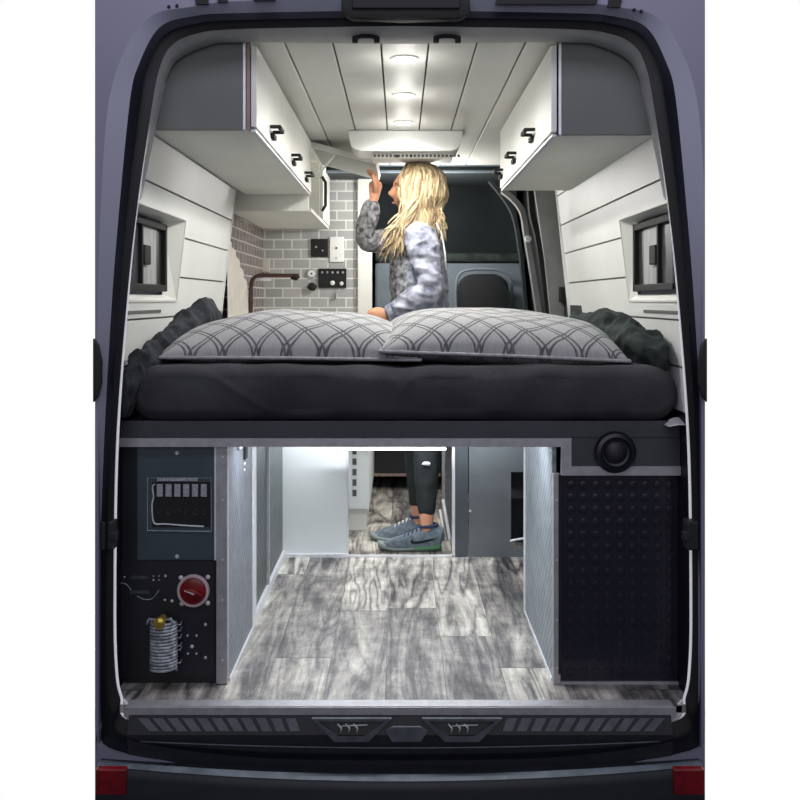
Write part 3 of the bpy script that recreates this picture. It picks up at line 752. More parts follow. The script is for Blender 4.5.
g = G(); g.box(PX(157, Yq), PX(198, Yq), Yq - .002, Yq, PZ(481, Yq), PZ(477.5, Yq)); g.build('label_strip', M['label'], fb)
for k in range(6):
    x0 = 157 + k * 8.8
    g = G(); g.box(PX(x0, Yq), PX(x0 + 6, Yq), Yq - .004, Yq, PZ(496.5, Yq), PZ(484, Yq), .0008); fz = g.build('fuse', M['label'], fb)
    g = G(); c0 = P(x0 + 3, 512, Yq - .001); g.tube([c0 + Vector((.006 * math.cos(a_ * PI / 5) * (.8 if k % 2 else 1), 0, .008 * math.sin(a_ * PI / 5))) for a_ in range(10 if k in (1, 4, 5) else 7)], .0011, 5, closed=k in (1, 4, 5)); g.build('rating_mark', M['teal'], fb)
# control plate below
cp = thing('control_plate', P(165, 672, YF), 'black control plate on the lower left bench with a faint arc emblem', 'panel')
g = G(); g.box(PX(119, Yp), PX(214, Yp), Yp + .002, YF, PZ(678, Yp), PZ(562, Yp), .001); g.build('plate', M['black'], cp)
g = G(); Ym = Yp
g.tube([P(x, y, Ym) for x, y in catmull([(119, 585), (122, 583), (127, 585), (131, 590)], 5)], .0012, 5)
g.tube([P(x, y, Ym) for x, y in catmull([(137, 596), (145, 599.5), (153, 598), (159, 590)], 5)], .0012, 5)
g.build('emblem_arc', M['label'], cp, split=True)
g = G(); 
for (x0, x1, y) in ((130, 149, 592), (131, 148, 577.5)):
    x = x0
    random.seed(int(x0))
    while x < x1:
        w = random.uniform(1.2, 2.4); g.box(PX(x, Ym), PX(x + w, Ym), Ym - .001, Ym + .002, PZ(y + 1.6, Ym), PZ(y - 1.6, Ym)); x += w + .7
g.build('faint_print', mat('faint_print', (70, 76, 84), .6, 0, .3, 300), cp, split=True)
g = G()
for x, y, r in ((124.5, 577, .003), (153.5, 576, .0022), (153.5, 580, .003), (159, 576, .002), (159, 580, .002), (165.5, 576, .004), (165, 600, .0038), (172, 601, .0045),
                (205.5, 624.5, .0045), (187.5, 635.5, .0035), (196.5, 635.5, .0035), (192, 646.5, .0055), (188, 653.5, .0035), (196.5, 653.5, .0035), (205.5, 657.5, .0045)):
    g.lathe(P(x, y, Yp + .002), (0, -1, 0), [(r, 0), (r, .001), (r * .6, .003)], 12)
g.build('screw', M['chrome'], cp, True, angle=40, split=True)
# battery isolator
bs = thing('isolator_switch', P(193, 590, YF), 'red rotary battery isolator switch with a pale ring and corner screws', 'switch')
c0 = P(193.5, 590.5, Yp)
g = G(); g.lathe(c0, (0, -1, 0), [(.047, 0), (.047, .006), (.044, .010), (.040, .010), (.038, .005)], 40); g.build('ring', M['pink'], bs, True, angle=40)
g = G(); g.lathe(c0, (0, -1, 0), [(.038, 0), (.037, .009), (.028, .012)], 36); g.build('dial', M['redk'], bs, True, angle=40)
g = G(); a_ = math.radians(-18); u = Vector((math.cos(a_), 0, math.sin(a_))); w = Vector((-u.z, 0, u.x)); cc = c0 + Vector((0, -.012, 0))
g.prism([cc + u * i + w * j for i, j in ((-.03, -.004), (.0, -.011), (.03, -.006), (.034, .003), (.0, .011), (-.03, .005))], (0, -.014, 0), .002); g.build('knob', M['redk'], bs, True, angle=40)
g = G(); g.prism([cc + Vector((0, -.0145, 0)) + u * i + w * j for i, j in ((-.022, -.001), (.008, -.003), (.008, .002), (-.022, .002))], (0, -.001, 0)); g.build('pointer', M['pink'], bs)
g = G()
for x, y in ((181, 577.5), (208, 577), (182, 603.5), (208, 603)): g.lathe(P(x, y, Yp), (0, -1, 0), [(.007, 0), (.0065, .003), (.004, .005)], 14)
g.build('screw', M['chrome'], bs, True, angle=40, split=True)
# coiled hose cup with brass knob
hc = thing('hose_coil', P(162, 672, YF), 'clear grey coiled hose hanging on a brass knob below the isolator switch', 'hose')
g = G(); pts = []; R_ = .036
for k in range(15 * 20):
    a_ = 2 * PI * k / 20; z = PZ(671, .1) + (PZ(622, .1) - PZ(671, .1)) * k / 300
    pts.append((PX(163, .1) + R_ * math.cos(a_), .108 + R_ * .8 * math.sin(a_), z))
g.tube(pts, .0042, 6); g.build('coil', M['clear'], hc, True)
g = G(); g.lathe((PX(163, .1), .108, PZ(671, .1)), (0, 0, 1), [(.028, 0), (.028, .13)], 24); g.build('core', M['blackm'], hc, True, angle=40)
g = G(); c0 = P(159.5, 623, .075); g.lathe(c0 + Vector((0, .04, 0)), (0, -1, 0), [(.012, 0), (.012, .03), (.016, .034), (.016, .046), (.010, .05)], 20); g.build('knob', M['brass'], hc, True, angle=40)
g = G()
for dx in (-1, 1): g.tube([P(160 + dx * 4, 620, .09), P(160 + dx * 11, 619, .085), P(160 + dx * 13, 624, .09)], .004, 8)
g.build('bracket', M['clear'], hc, True, split=True)
g = G()
for z in (624, 630, 637, 645, 649, 662): g.tube([P(175, z, .12), P(180, z + 1, .115), P(182, z - 3, .13)], .0018, 6)
g.build('wire_loop', M['clear'], hc, True, split=True)

# ------------------------------------------------------------------ right storage bench
rb = thing('storage_bench', (.6, YF, 0), 'right storage bench under the bed faced with black coin-pattern rubber', 'bench')
xa = PX(560, YF); xi = PX(553, YF)
zb0 = PZ(681, YF); ztr = PZ(475, YB)
g = G(); g.box(xa, .803, YF, YF + .01, zb0, ztr)
pitch = 12.4
for r_ in range(16):
    for c_ in range(10):
        x, y = 571 + c_ * pitch, 485 + r_ * 12.45
        g.lathe(P(x, y, YF), (0, -1, 0), [(.0125, 0), (.0115, .0022), (.007, .0028)], 14)
g.build('rubber_front', M['rubbermat'], rb, True, angle=30)
g = G(); g.box(xi, xa, YF - .01, YF + .016, .0, ztr + .001, .001); g.box(xa, .803, YF - .01, YF + .01, zb0 - .020, zb0, .001); g.build('corner_trim', M['alu'], rb)
g = G(); g.box(xa, .803, YF - .006, YF + .006, zb0 - .032, zb0 - .020); g.build('bottom_trim', M['alu'], rb)
g = G(); g.box(xa - .006, xa + .004, YF - .012, YF, .03, ztr); g.build('dark_joint', M['blackm'], rb)
g = G(); g.box(xi, xi + .012, YF + .016, .755, .002, zt0); g.build('side_panel', M['sidebr3'], rb)
g = G(); g.box(xi - .003, xi + .016, .755, .785, .0, zt0, .001); g.build('post', M['aluw'], rb)
g = G(); g.box(xi - .003, xi + .006, YF + .016, .755, .0, .010); g.build('skirting', M['aluw'], rb)
g = G(); g.box(xi + .3, .79, .785, .80, .002, zt0); g.box(xi + .012, .79, .77, .785, .002, zt0); g.build('rear_panel', M['slated'], rb)
g = G()
for py in (500, 560, 620, 668): g.lathe(P(557, py, YF - .011), (0, -1, 0), [(.003, 0), (.0026, .002)], 10)
g.build('rivet', M['chrome'], rb, split=True)

# ------------------------------------------------------------------ partition behind the garage
YQ = 1.5
pt = thing('partition', (0, YQ, 0), 'partition at the front of the under-bed bay, pale left panel and slate right panel', 'partition')
g = G(); g.box(-.79, PX(348, YQ), YQ, YQ + .02, .006, .722); g.build('pale_panel', M['part'], pt)
g = G(); g.box(PX(453.5, YQ), PX(468, YQ), YQ, YQ + .02, .0, .722); g.build('dark_stile', M['slated'], pt)
g = G(); g.box(PX(469, YQ), PX(511, YQ), YQ, YQ + .02, .0, .722); g.box(PX(511, YQ), .79, YQ, YQ + .02, .0, PZ(549, YQ)); g.box(PX(511, YQ), .79, YQ, YQ + .02, PZ(472, YQ), .722); g.build('slate_panel', M['slate'], pt)
g = G(); g.box(PX(511, YQ), .79, YQ + .25, YQ + .27, .0, .722); g.box(PX(511, YQ), .79, YQ + .02, YQ + .25, PZ(500, YQ) , PZ(498.5, YQ)); g.build('niche', M['black'], pt)
g = G(); g.tube([P(510, 541, YQ), P(540, 535, YQ)], .005, 8); g.build('niche_rail', M['aluw'], pt)
g = G(); g.lathe(P(470, 511, YQ), (0, -1, 0), [(.006, 0), (.005, .004)], 12); g.build('screw', M['chrome'], pt, split=True)
g = G(); g.box(-.53, PX(348, YQ), YQ - .008, YQ, .0, .014); g.build('skirting', M['aluw'], pt)
g = G(); g.box(PX(348, YQ), PX(454, YQ), YQ - .006, YQ + .004, .0, .010, .001); g.box(PX(452, YQ), PX(455, YQ), YQ - .006, YQ + .02, .0, .70, .001); g.box(PX(346.5, YQ), PX(348.5, YQ), YQ - .004, YQ + .02, .0, .70, .001)
g.build('opening_edging', M['edge'], pt)
ls = thing('led_strip', P(386, 447, YQ - .03), 'bright white LED strip along the top of the opening under the bed', 'light strip')
zl = .708
g = G(); g.box(PX(325, YQ - .05), PX(446, YQ - .05), YQ - .06, YQ - .035, PZ(449.8, YQ - .05), PZ(446.5, YQ - .05) + .01, .001); g.build('channel', M['aluw'], ls)
g = G(); g.box(PX(325, YQ - .05), PX(446, YQ - .05), YQ - .064, YQ - .059, PZ(449.8, YQ - .05), PZ(447.6, YQ - .05), .001); g.build('diffuser', M['glow2'], ls)

# ------------------------------------------------------------------ kitchen side beyond the bed
YT = 2.9
g = G(); g.box(-.80, PX(360, YT), YT, YT + .04, 0, ZC + .02); g.build('wall_kitchen', M['tile'], kind='structure')
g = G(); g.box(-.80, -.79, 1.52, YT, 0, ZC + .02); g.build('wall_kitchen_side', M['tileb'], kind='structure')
g = G(); g.box(PX(358, YT), PX(372, YT), YT - .03, YT + .06, 0, ZC, .002); g.build('trim_1', M['white'], kind='structure')
g = G(); g.box(PX(252, YT), PX(257, YT), YT - .03, YT, .9, ZC, .002); g.build('trim_2', M['curtain'], kind='structure')
# kitchen overhead cabinet with an open flap
kc = thing('kitchen_cabinet', (-.41, 1.76, 1.5), 'white kitchen wall cabinet with its flap door lifted open above the woman\'s hand', 'cabinet')
k0, k1, kz0, kz1, kx, kw = 1.765, 2.86, 1.515, 1.838, -.418, -.785
g = G()
g.box(kw, kx, k0, k1, kz0, kz0 + .015); g.box(kw + .001, kx - .001, k0 + .001, k0 + .015, kz0 + .015, kz1 - .012); g.box(kw + .001, kx - .001, k1 - .015, k1 - .001, kz0 + .015, kz1 - .012); g.box(kw, kx, k0, k1, kz1 - .012, kz1); g.box(kw + .001, kw + .01, k0 + .02, k1 - .02, kz0 + .015, kz1 - .012); g.box(kw + .012, kx - .001, 2.36, 2.375, kz0 + .015, kz1 - .012)
g.build('carcass', M['under'], kc)
g = G(); g.box(kx, kx + .012, k0, k1, kz0 - .004, kz0 + .012, .001); g.build('front_lip', M['white'], kc)
g = G(); g.box(kx, kx + .016, 2.38, k1, kz0 + .014, kz1 - .01, .0015); kd = g.build('door', M['white'], kc)
g = G(); g.tube([(kx + .012, 2.36, 1.57), (kx + .03, 2.36, 1.60), (kx + .03, 2.36, 1.72), (kx + .012, 2.36, 1.75)], .008, 8); g.build('door_pull', M['blackm'], kc, True)
g = G(); A = Vector((kx + .003, k0, 1.836)); Bv = Vector((-.10, k0, 1.752)); n_ = Vector((.25, 0, 1)).normalized() * -.026
g.prism([A, Bv, Bv + n_, A + n_], (0, .56, 0), .002); fl = g.build('flap_door', M['white'], kc)
g = G(); A2 = A + n_ * 1.02; B2 = Bv + n_ * 1.02; g.prism([A2 + Vector((.01, .012, 0)), B2 + Vector((-.004, .012, 0)), B2 + Vector((-.004, .012, -.002)), A2 + Vector((.01, .012, -.002))], (0, .54, 0)); g.build('flap_underside_shade', M['lining'], fl)  # added sheet under the flap, its darker colour stands for shade
g = G(); g.tube([P(317, 177, 1.79), P(335, 154, 1.79)], .005, 8); g.lathe(P(317, 177, 1.78), (0, -1, 0), [(.008, 0), (.008, .008)], 12); g.build('strut', M['whitep'], kc)
# cylinder of hinge hardware inside
g = G(); g.box(kx - .02, kx + .006, 1.80, 1.83, 1.72, 1.80, .002); g.build('hinge_arm', M['aluw'], kc)
# curtain
g = G()
g.grid(lambda u, v: (-.765 + .005 * math.sin(u * 44 + v) + .01 * (1 - v), 1.58 + .75 * u, .92 + (.47 - .30 * u ** 1.4) * v), 120, 16)
g.build('curtain', M['curtain'], None, True, label='pale linen curtain hanging on the left wall just beyond the bed', cat='curtain')
# kitchen counter (below the tile wall; mostly hidden behind the bed)
kb = thing('kitchen_unit', (-.5, 2.0, 0), 'white kitchen base unit glimpsed through the opening under the bed', 'cabinet')
g = G(); g.box(-.785, PX(369, 1.95), 1.95, 2.85, .11, .86); g.build('carcass', M['part'], kb)
g = G(); g.box(-.785, -.16, 1.93, 2.86, .86, .89, .003); g.build('worktop', M['under'], kb)
g = G(); g.box(-.785, PX(366, 1.95), 1.98, 2.85, .0, .11); g.build('plinth', M['white'], kb)
g = G()
for k in range(10):
    z = .62 - k * .05
    if z > .13: g.box(PX(352.5, 1.948), PX(356.5, 1.948), 1.944, 1.952, z, z + .030)
g.build('vent_slot', M['groove'], kb, split=True)
# fixtures on the tile wall
def plate(name, px0, px1, py0, py1, m, label, cat, extra=None, grp=None):
    t = thing(name, P((px0 + px1) / 2, py1, YT), label, cat, grp)
    g = G(); g.box(PX(px0, YT), PX(px1, YT), YT - .012, YT, PZ(py1, YT), PZ(py0, YT), .002); g.build('plate', m, t)
    for nm, mm, pts in extra or []:
        for px, py, r in pts:
            g = G(); g.lathe(P(px, py, YT - .012), (0, -1, 0), [(r, 0), (r * .9, .006), (r * .5, .010)], 14); g.build(nm, mm, t, True, angle=40)
    return t
plate('socket', 311, 328, 239, 257, M['blackm'], 'black double socket on the grey tiles, left of the white plate', 'socket', [('socket_button', M['chrome'], [(316, 247, .006), (322.5, 250.5, .006)])])
plate('light_switch', 330, 344, 237, 262, M['whitep'], 'white rectangular switch plate on the grey tiles', 'switch', [('switch_button', M['groove'], [(336.5, 248, .006), (336.5, 258, .003)])])
plate('switch_panel', 318.5, 346.5, 268.5, 288, M['blackm'], 'black panel of small round switches on the grey tiles', 'switch panel',
      [('toggle', M['label'], [(322 + 5.2 * k, 272.5, .007) for k in range(5)]), ('charger_port', M['whitep'], [(332.5, 283, .014), (341.5, 283.5, .012)])])
t = thing('gauge', P(311.5, 279, YT), 'small round white gauge beside the black switch panel', 'gauge')
g = G(); g.lathe(P(311.5, 273.5, YT), (0, -1, 0), [(.029, 0), (.028, .01), (.022, .012)], 24); g.build('rim', M['label'], t, True, angle=40)
g = G(); g.lathe(P(311.5, 273.5, YT - .011), (0, -1, 0), [(.021, 0), (.020, .003)], 24); g.build('face', M['whitep'], t)
g = G(); g.lathe(P(311.5, 273.5, YT - .014), (0, -1, 0), [(.005, 0), (.004, .002)], 12); g.build('hub', M['blackm'], t)
g = G(); c0 = P(312, 286.5, YT - .01); g.prism([c0 + Vector((x, 0, z)) for x, z in ((-.03, -.005), (-.012, .022), (.01, .022), (.032, .0), (.014, -.026), (-.012, -.022))], (0, -.02, 0), .004); g.build('tap_valve', M['blackm'], None, True, angle=40, label='small black valve below the round gauge on the tiles', cat='valve')
g = G(); g.tube([P(340, 289, YT - .006), P(336, 293, YT - .02), P(335, 299, YT - .012)], .006, 8); g.build('wall_hook', M['label'], None, True, label='small grey hook under the black switch panel', cat='hook')
g = G(); g.box(PX(256, YT), PX(270, YT), YT - .02, YT, PZ(272, YT), PZ(259, YT), .003); g.build('junction_cover', M['curtain'], None, label='small square beige cover on the tiles above the tap', cat='cover')
fc = thing('faucet', P(252, 312, 2.2), 'dark copper tap with a long horizontal spout in front of the tiles', 'tap')
Yf = 2.2
g = G(); g.tube([P(x, y, Yf) for x, y in catmull([(251, 345), (251, 310), (251, 288), (253, 279), (260, 275.5), (275, 275.5), (299, 275.5)], 6)], .0105, 10); g.build('spout', M['copper'], fc, True)
g = G(); g.tube([P(291, 277.5, Yf), P(296, 279, Yf), P(299, 276, Yf)], .009, 8); g.build('nozzle', M['blackm'], fc, True)
g = G(); g.lathe(P(251, 345, Yf), (0, 0, 1), [(.025, 0), (.025, .01)], 16); g.build('base', M['copper'], fc)
g = G(); g.tube([P(256, 279.5, Yf), P(271, 279.5, Yf)], .008, 8); g.build('handle', M['edge'], fc, True)

# ------------------------------------------------------------------ cab end
g = G(); g.box(-.78, .78, 2.572, 2.60, 1.834, 1.855, .002); g.build('trim_3', M['cabgrey'], kind='structure')
g = G(); g.box(-.78, .78, 2.582, 2.60, 1.812, 1.834); g.box(-.78, .78, 2.60, 3.25, 1.802, 1.815); g.build('trim_4', M['darkcab'], kind='structure')
g = G(); g.box(-.78, .78, 2.570, 2.60, 1.800, 1.812, .002); g.build('trim_5', M['cabgrey'], kind='structure')
g = G(); g.box(-.80, .80, 2.6, 4.5, 1.86, 1.88); g.build('ceiling_cab', M['darkcab'], kind='structure')
g = G(); g.box(-.80, .80, 4.4, 4.42, 0, 1.9); g.build('wall_cab', M['darkcab'], kind='structure')
g = G(); g.box(.785, .80, 1.52, 4.4, 0, 1.88); g.build('wall_right_cab', M['darkcab'], kind='structure')
g = G(); g.box(-.80, -.785, 2.95, 4.4, 0, 1.88); g.build('wall_left_cab', M['darkcab'], kind='structure')
# blackout curtain across the cab
g = G(); g.grid(lambda u, v: (-.15 + .88 * u, 3.34 + .012 * math.sin(u * 9) + .02 * math.sin(v * 5 + u * 3), 1.39 + .44 * v), 120, 12)
g.build('blackout_curtain', M['darkcab'], None, True, label='black blackout curtain hanging across the driver\'s cab', cat='curtain')
db = thing('dashboard', (.3, 3.2, .9), 'dark dashboard ledge below the blackout curtain', 'dashboard')
g = G(); g.box(-.15, .74, 3.05, 3.25, .3, 1.33, .015); g.build('panel', M['cabgrey'], db)
g = G(); g.box(-.15, .74, 3.02, 3.30, 1.33, 1.385, .02); g.build('ledge', M['green'], db)
st = thing('driver_chair', (.475, 2.85, 0), 'black driver chair with a rounded backrest seen over the right pillow', 'chair')
def cushion(x0, x1, y0, y1, z0, z1, r, nm, m, parent):
    g = G(); pts = []
    for cx, cz, a0 in ((x0 + r, z0 + r, PI), (x1 - r, z0 + r, 1.5 * PI), (x1 - r * 1.3, z1 - r * 1.3, 0), (x0 + r * 1.3, z1 - r * 1.3, PI / 2)):
        q = r if cz < (z0 + z1) / 2 else r * 1.3
        for k in range(9): a_ = a0 + k * PI / 16; pts.append((cx + q * math.cos(a_), y0, cz + q * math.sin(a_)))
    g.prism(pts, (0, y1 - y0, 0), .02); return g.build(nm, m, parent, True, angle=40)
cushion(PX(458, 2.8), PX(509, 2.8), 2.80, 2.92, .55, PZ(274, 2.8), .07, 'backrest', M['seat'], st)
cushion(.24, .70, 2.40 + .4, 3.0, .40, .55, .05, 'seat_cushion', M['seat'], st)
g = G(); g.box(.30, .65, 2.82, 3.0, .0, .40, .01); g.build('pedestal', M['blackm'], st)
# seat surround frame
g = G(); pts = catmull([(456, 312), (456, 285), (462, 272), (483, 269), (504, 272), (511, 285), (512, 312)], 6)
g.tube([P(x, y, 2.93) for x, y in pts], .009, 8); g.build('seat_rim', M['cabgrey'], st, True)
# door pillar arches on the right
def arch(name, keys, Y, r, m, label, cat):
    g = G(); pts = [P(x, y, Y) for x, y in catmull(keys, 6)]
    R1 = []
    for i, p in enumerate(pts):
        t_ = (pts[min(i + 1, len(pts) - 1)] - pts[max(i - 1, 0)]).normalized(); n1 = Vector((t_.z, 0, -t_.x)) * r
        R1.append((g.bm.verts.new(p + n1), g.bm.verts.new(p - n1), g.bm.verts.new(p - n1 + Vector((0, .06, 0))), g.bm.verts.new(p + n1 + Vector((0, .06, 0)))))
    for a_, b_ in zip(R1, R1[1:]):
        for j in range(4): g.bm.faces.new((a_[j], a_[(j + 1) % 4], b_[(j + 1) % 4], b_[j]))
    g.bm.faces.new(R1[0]); g.bm.faces.new(R1[-1][::-1])
    return g.build(name, m, None, True, angle=50, label=label, cat=cat)
arch('door_pillar', [(503, 190), (514, 199), (523, 212), (527, 235), (532, 265), (540, 318)], 2.35, .013, M['pillar'], 'pale grey curved door pillar to the right of the cab', 'pillar')
arch('cab_arch', [(490, 180), (506, 200), (515, 218), (520, 245), (524, 280), (527, 320)], 2.55, .009, M['darkcab'], 'slim dark grey arch around the cab opening', 'pillar')
arch('door_gasket', [(531, 190), (533, 215), (539, 240), (546, 290), (549, 322)], 2.2, .014, M['blackm'], 'black rubber door gasket between the pale pillar and the grey panel', 'gasket')
g = G(); g.prism([P(x, y, 1.95) for x, y in ((534, 186), (562, 186), (582, 330), (552, 330), (545, 260))], (0, .03, 0), .002); dl = g.build('door_lining', M['pillar'], None, label='grey sliding-door lining panel beside the end of the right wall', cat='panel')
g = G(); g.box(PX(559, 1.93), PX(576, 1.93), 1.90, 1.94, PZ(302, 1.93), PZ(287, 1.93), .003); g.build('handle', M['blackm'], dl)
g = G(); g.lathe(P(528, 239, 2.34), (0, -1, 0), [(.018, 0), (.016, .015)], 14); g.build('belt_anchor', M['whitep'], None, True, angle=40, label='white seat belt anchor on the pale door pillar', cat='anchor')
# low cabinet with light line seen through the opening, door step at the right of it
lc = thing('front_cabinet', (0, 2.75, 0), 'dark low cabinet with a pale toe line seen behind the woman\'s legs', 'cabinet')
g = G(); g.box(-.16, .235, 2.93, 3.0, .10, .95); g.build('carcass', M['black'], lc)
g = G(); g.box(-.16, .235, 2.92, 2.94, .085, .10); g.build('toe_line', M['ply'], lc)
dw = thing('side_door_step', (.33, 1.9, 0), 'pale ribbed side-door step frame at the right edge of the opening', 'step')
g = G()
g.box(PX(445, 1.95), PX(452, 1.95), 1.95, 2.3, .0, .72, .002); g.build('frame', M['alu'], dw)
g = G(); g.tube([P(443, 500, 1.75), P(450, 540, 1.62)], .008, 8); g.tube([P(440, 510, 1.9), P(447, 545, 1.75)], .006, 8); g.build('rail', M['edge'], dw, True, split=True)

# ------------------------------------------------------------------ the woman
def bake(o):
    dg = bpy.context.evaluated_depsgraph_get(); dg.update()
    me = bpy.data.meshes.new_from_object(o.evaluated_get(dg)); return me
def skin_mesh(chains, root=0, sub=2):
    """chains: list of lists of ((x,y,z), (rx,ry)); points shared by coordinates are welded"""
    vs, es, rs, idx = [], [], [], {}
    for ch in chains:
        pv = None
        for p, r in ch:
            k = tuple(round(c, 4) for c in p)
            if k not in idx: idx[k] = len(vs); vs.append(p); rs.append(r if isinstance(r, tuple) else (r, r))
            if pv is not None and pv != idx[k]: es.append((pv, idx[k]))
            pv = idx[k]
    me = bpy.data.meshes.new('tmp'); me.from_pydata(vs, es, [])
    o = bpy.data.objects.new('tmp', me); col.objects.link(o)
    md = o.modifiers.new('s', 'SKIN'); md.use_smooth_shade = True
    for i, d in enumerate(me.skin_vertices[0].data): d.radius = rs[i]; d.use_root = (i == root)
    o.modifiers.new('u', 'SUBSURF').levels = sub
    out = bake(o); bpy.data.objects.remove(o); return out
def remesh(me, vox, smooth=2):
    o = bpy.data.objects.new('tmp', me); col.objects.link(o)
    m_ = o.modifiers.new('r', 'REMESH'); m_.mode = 'VOXEL'; m_.voxel_size = vox; m_.use_smooth_shade = True
    if smooth: k = o.modifiers.new('s', 'SMOOTH'); k.iterations = smooth; k.factor = .5
    out = bake(o); bpy.data.objects.remove(o); return out
def join_me(meshes):
    bm = bmesh.new()
    for m_ in meshes: bm.from_mesh(m_)
    me = bpy.data.meshes.new('j'); bm.to_mesh(me); bm.free(); return me
def biggest(me):
    bm = bmesh.new(); bm.from_mesh(me); seen = set(); best = []
    for v0 in bm.verts:
        if v0 in seen: continue
        st, isl = [v0], []; seen.add(v0)
        while st:
            v = st.pop(); isl.append(v)
            for e in v.link_edges:
                w_ = e.other_vert(v)
                if w_ not in seen: seen.add(w_); st.append(w_)
        if len(isl) > len(best): best = isl
    b = set(best); bmesh.ops.delete(bm, geom=[v for v in bm.verts if v not in b], context='VERTS')
    bm.to_mesh(me); bm.free(); return me
def limbs(chains):
    return join_me([skin_mesh([c]) for c in chains])
def link_me(me, name, m, parent=None, disp=None):
    me.materials.clear(); me.materials.append(m)
    if disp:
        nrm = [v.normal.copy() for v in me.vertices]
        for v, n in zip(me.vertices, nrm): v.co += n * disp(v.co)
    me.shade_smooth()
    o = bpy.data.objects.new(name, me); col.objects.link(o)
    if parent is not None:
        me.transform(Matrix.Translation(-wloc(parent))); o.parent = parent
    return o
WY = 1.72
pel = (.085, WY, .93); wai = (.075, WY, 1.10); che = (.07, WY, 1.27); nb = (.065, WY, 1.42); nk = (.062, WY, 1.49); hdb = (.062, WY, 1.55)
shN = (.095, WY - .15, 1.375); elN = (.135, WY - .20, 1.145); wrN = (-.045, WY - .16, 1.045)
shF = (.045, WY + .13, 1.385); elF = (-.175, WY + .06, 1.375); wrF = (-.118, WY + .03, 1.575)
hiN = (.10, WY - .085, .88); knN = (.118, WY - .09, .50); anN = (.118, WY - .095, .115); 
hiF = (.10, WY + .085, .88); knF = (.075, WY + .085, .49); anF = (.085, WY + .085, .115)
L_ = lambda a, b, t: tuple(x * (1 - t) + y * t for x, y in zip(a, b))
body_ch = [
    [(pel, (.10, .14)), (wai, (.075, .105)), (che, (.082, .12)), (nb, (.06, .08)), (nk, .047), (hdb, .05)],
    [(L_(nb, shN, .35), .055), (shN, .052), (L_(shN, elN, .5), .043), (elN, .037), (L_(elN, wrN, .4), .036), (wrN, .025)],
    [(L_(nb, shF, .35), .055), (shF, .052), (L_(shF, elF, .5), .043), (elF, .037), (L_(elF, wrF, .4), .034), (wrF, .025)],
    [((.09, WY - .05, .95), .095), (hiN, .09), (L_(hiN, knN, .5), .075), (knN, .055), (L_(knN, anN, .35), .054), (anN, .034), ((.115, WY - .095, .055), .028), ((.0, WY - .10, .038), .016)],
    [((.09, WY + .05, .95), .095), (hiF, .09), (L_(hiF, knF, .5), .075), (knF, .055), (L_(knF, anF, .35), .054), (anF, .034), ((.082, WY + .085, .055), .028), ((-.03, WY + .08, .038), .016)],
]
bodyme = limbs(body_ch)
# head: ellipsoid pushed into a profile facing -x, tilted slightly up
def head_mesh(c, tilt):
    bm = bmesh.new(); nU, nV = 72, 56; V = []
    for i in range(nU):
        row = []
        for j in range(nV + 1):
            th = 2 * PI * i / nU; ph = PI * j / nV
            d = Vector((math.cos(th) * math.sin(ph), math.sin(th) * math.sin(ph), math.cos(ph)))
            p = Vector((d.x * .098, d.y * .076, d.z * .112))
            fr = max(0, -d.x)                       # frontness
            y, z = p.y, p.z
            G_ = lambda y0, z0, sy, sz: math.exp(-((y - y0) / sy) ** 2 - ((z - z0) / sz) ** 2)
            if d.x < 0:
                p.x += fr * .006 * (1 if z < .02 else 0)
                p.x -= .024 * G_(0, -.022, .012, .018) + .014 * G_(0, -.002, .009, .026)      # nose
                p.x -= .002 * G_(0, .03, .05, .012)                                           # brow
                p.x += .009 * (G_(.030, .006, .015, .011) + G_(-.030, .006, .015, .011))      # eye sockets
                p.x -= .010 * G_(0, -.055, .020, .006) + .009 * G_(0, -.067, .018, .006)      # lips
                p.x -= .014 * G_(0, -.096, .022, .014)                                        # chin
            if z < -.03: p.y *= 1 - (-.03 - z) * 3.0; 
            if z < -.05 and d.x > 0: p.x *= 1 - (-.05 - z) * 6
            row.append(bm.verts.new(p))
        V.append(row)
    for i in range(nU):
        for j in range(nV): bm.faces.new((V[i][j], V[i][j + 1], V[(i + 1) % nU][j + 1], V[(i + 1) % nU][j]))
    for sy in (-1, 1):   # ears
        e = bmesh.ops.create_uvsphere(bm, u_segments=14, v_segments=10, radius=1)
        bmesh.ops.transform(bm, matrix=Matrix.Translation((.012, sy * .076, -.008)) @ Matrix.Diagonal((.016, .008, .029, 1)), verts=e['verts'])
    bmesh.ops.remove_doubles(bm, verts=bm.verts, dist=.0002)
    bmesh.ops.recalc_face_normals(bm, faces=bm.faces)
    bmesh.ops.transform(bm, matrix=Matrix.Translation(c) @ Matrix.Rotation(tilt, 4, 'Y'), verts=bm.verts)
    me = bpy.data.meshes.new('h'); bm.to_mesh(me); bm.free(); return me
HC = Vector((.066, WY, 1.602)); TILT = math.radians(4)
HM = Matrix.Translation(HC) @ Matrix.Rotation(TILT, 4, 'Y')
headme = head_mesh(HC, TILT)
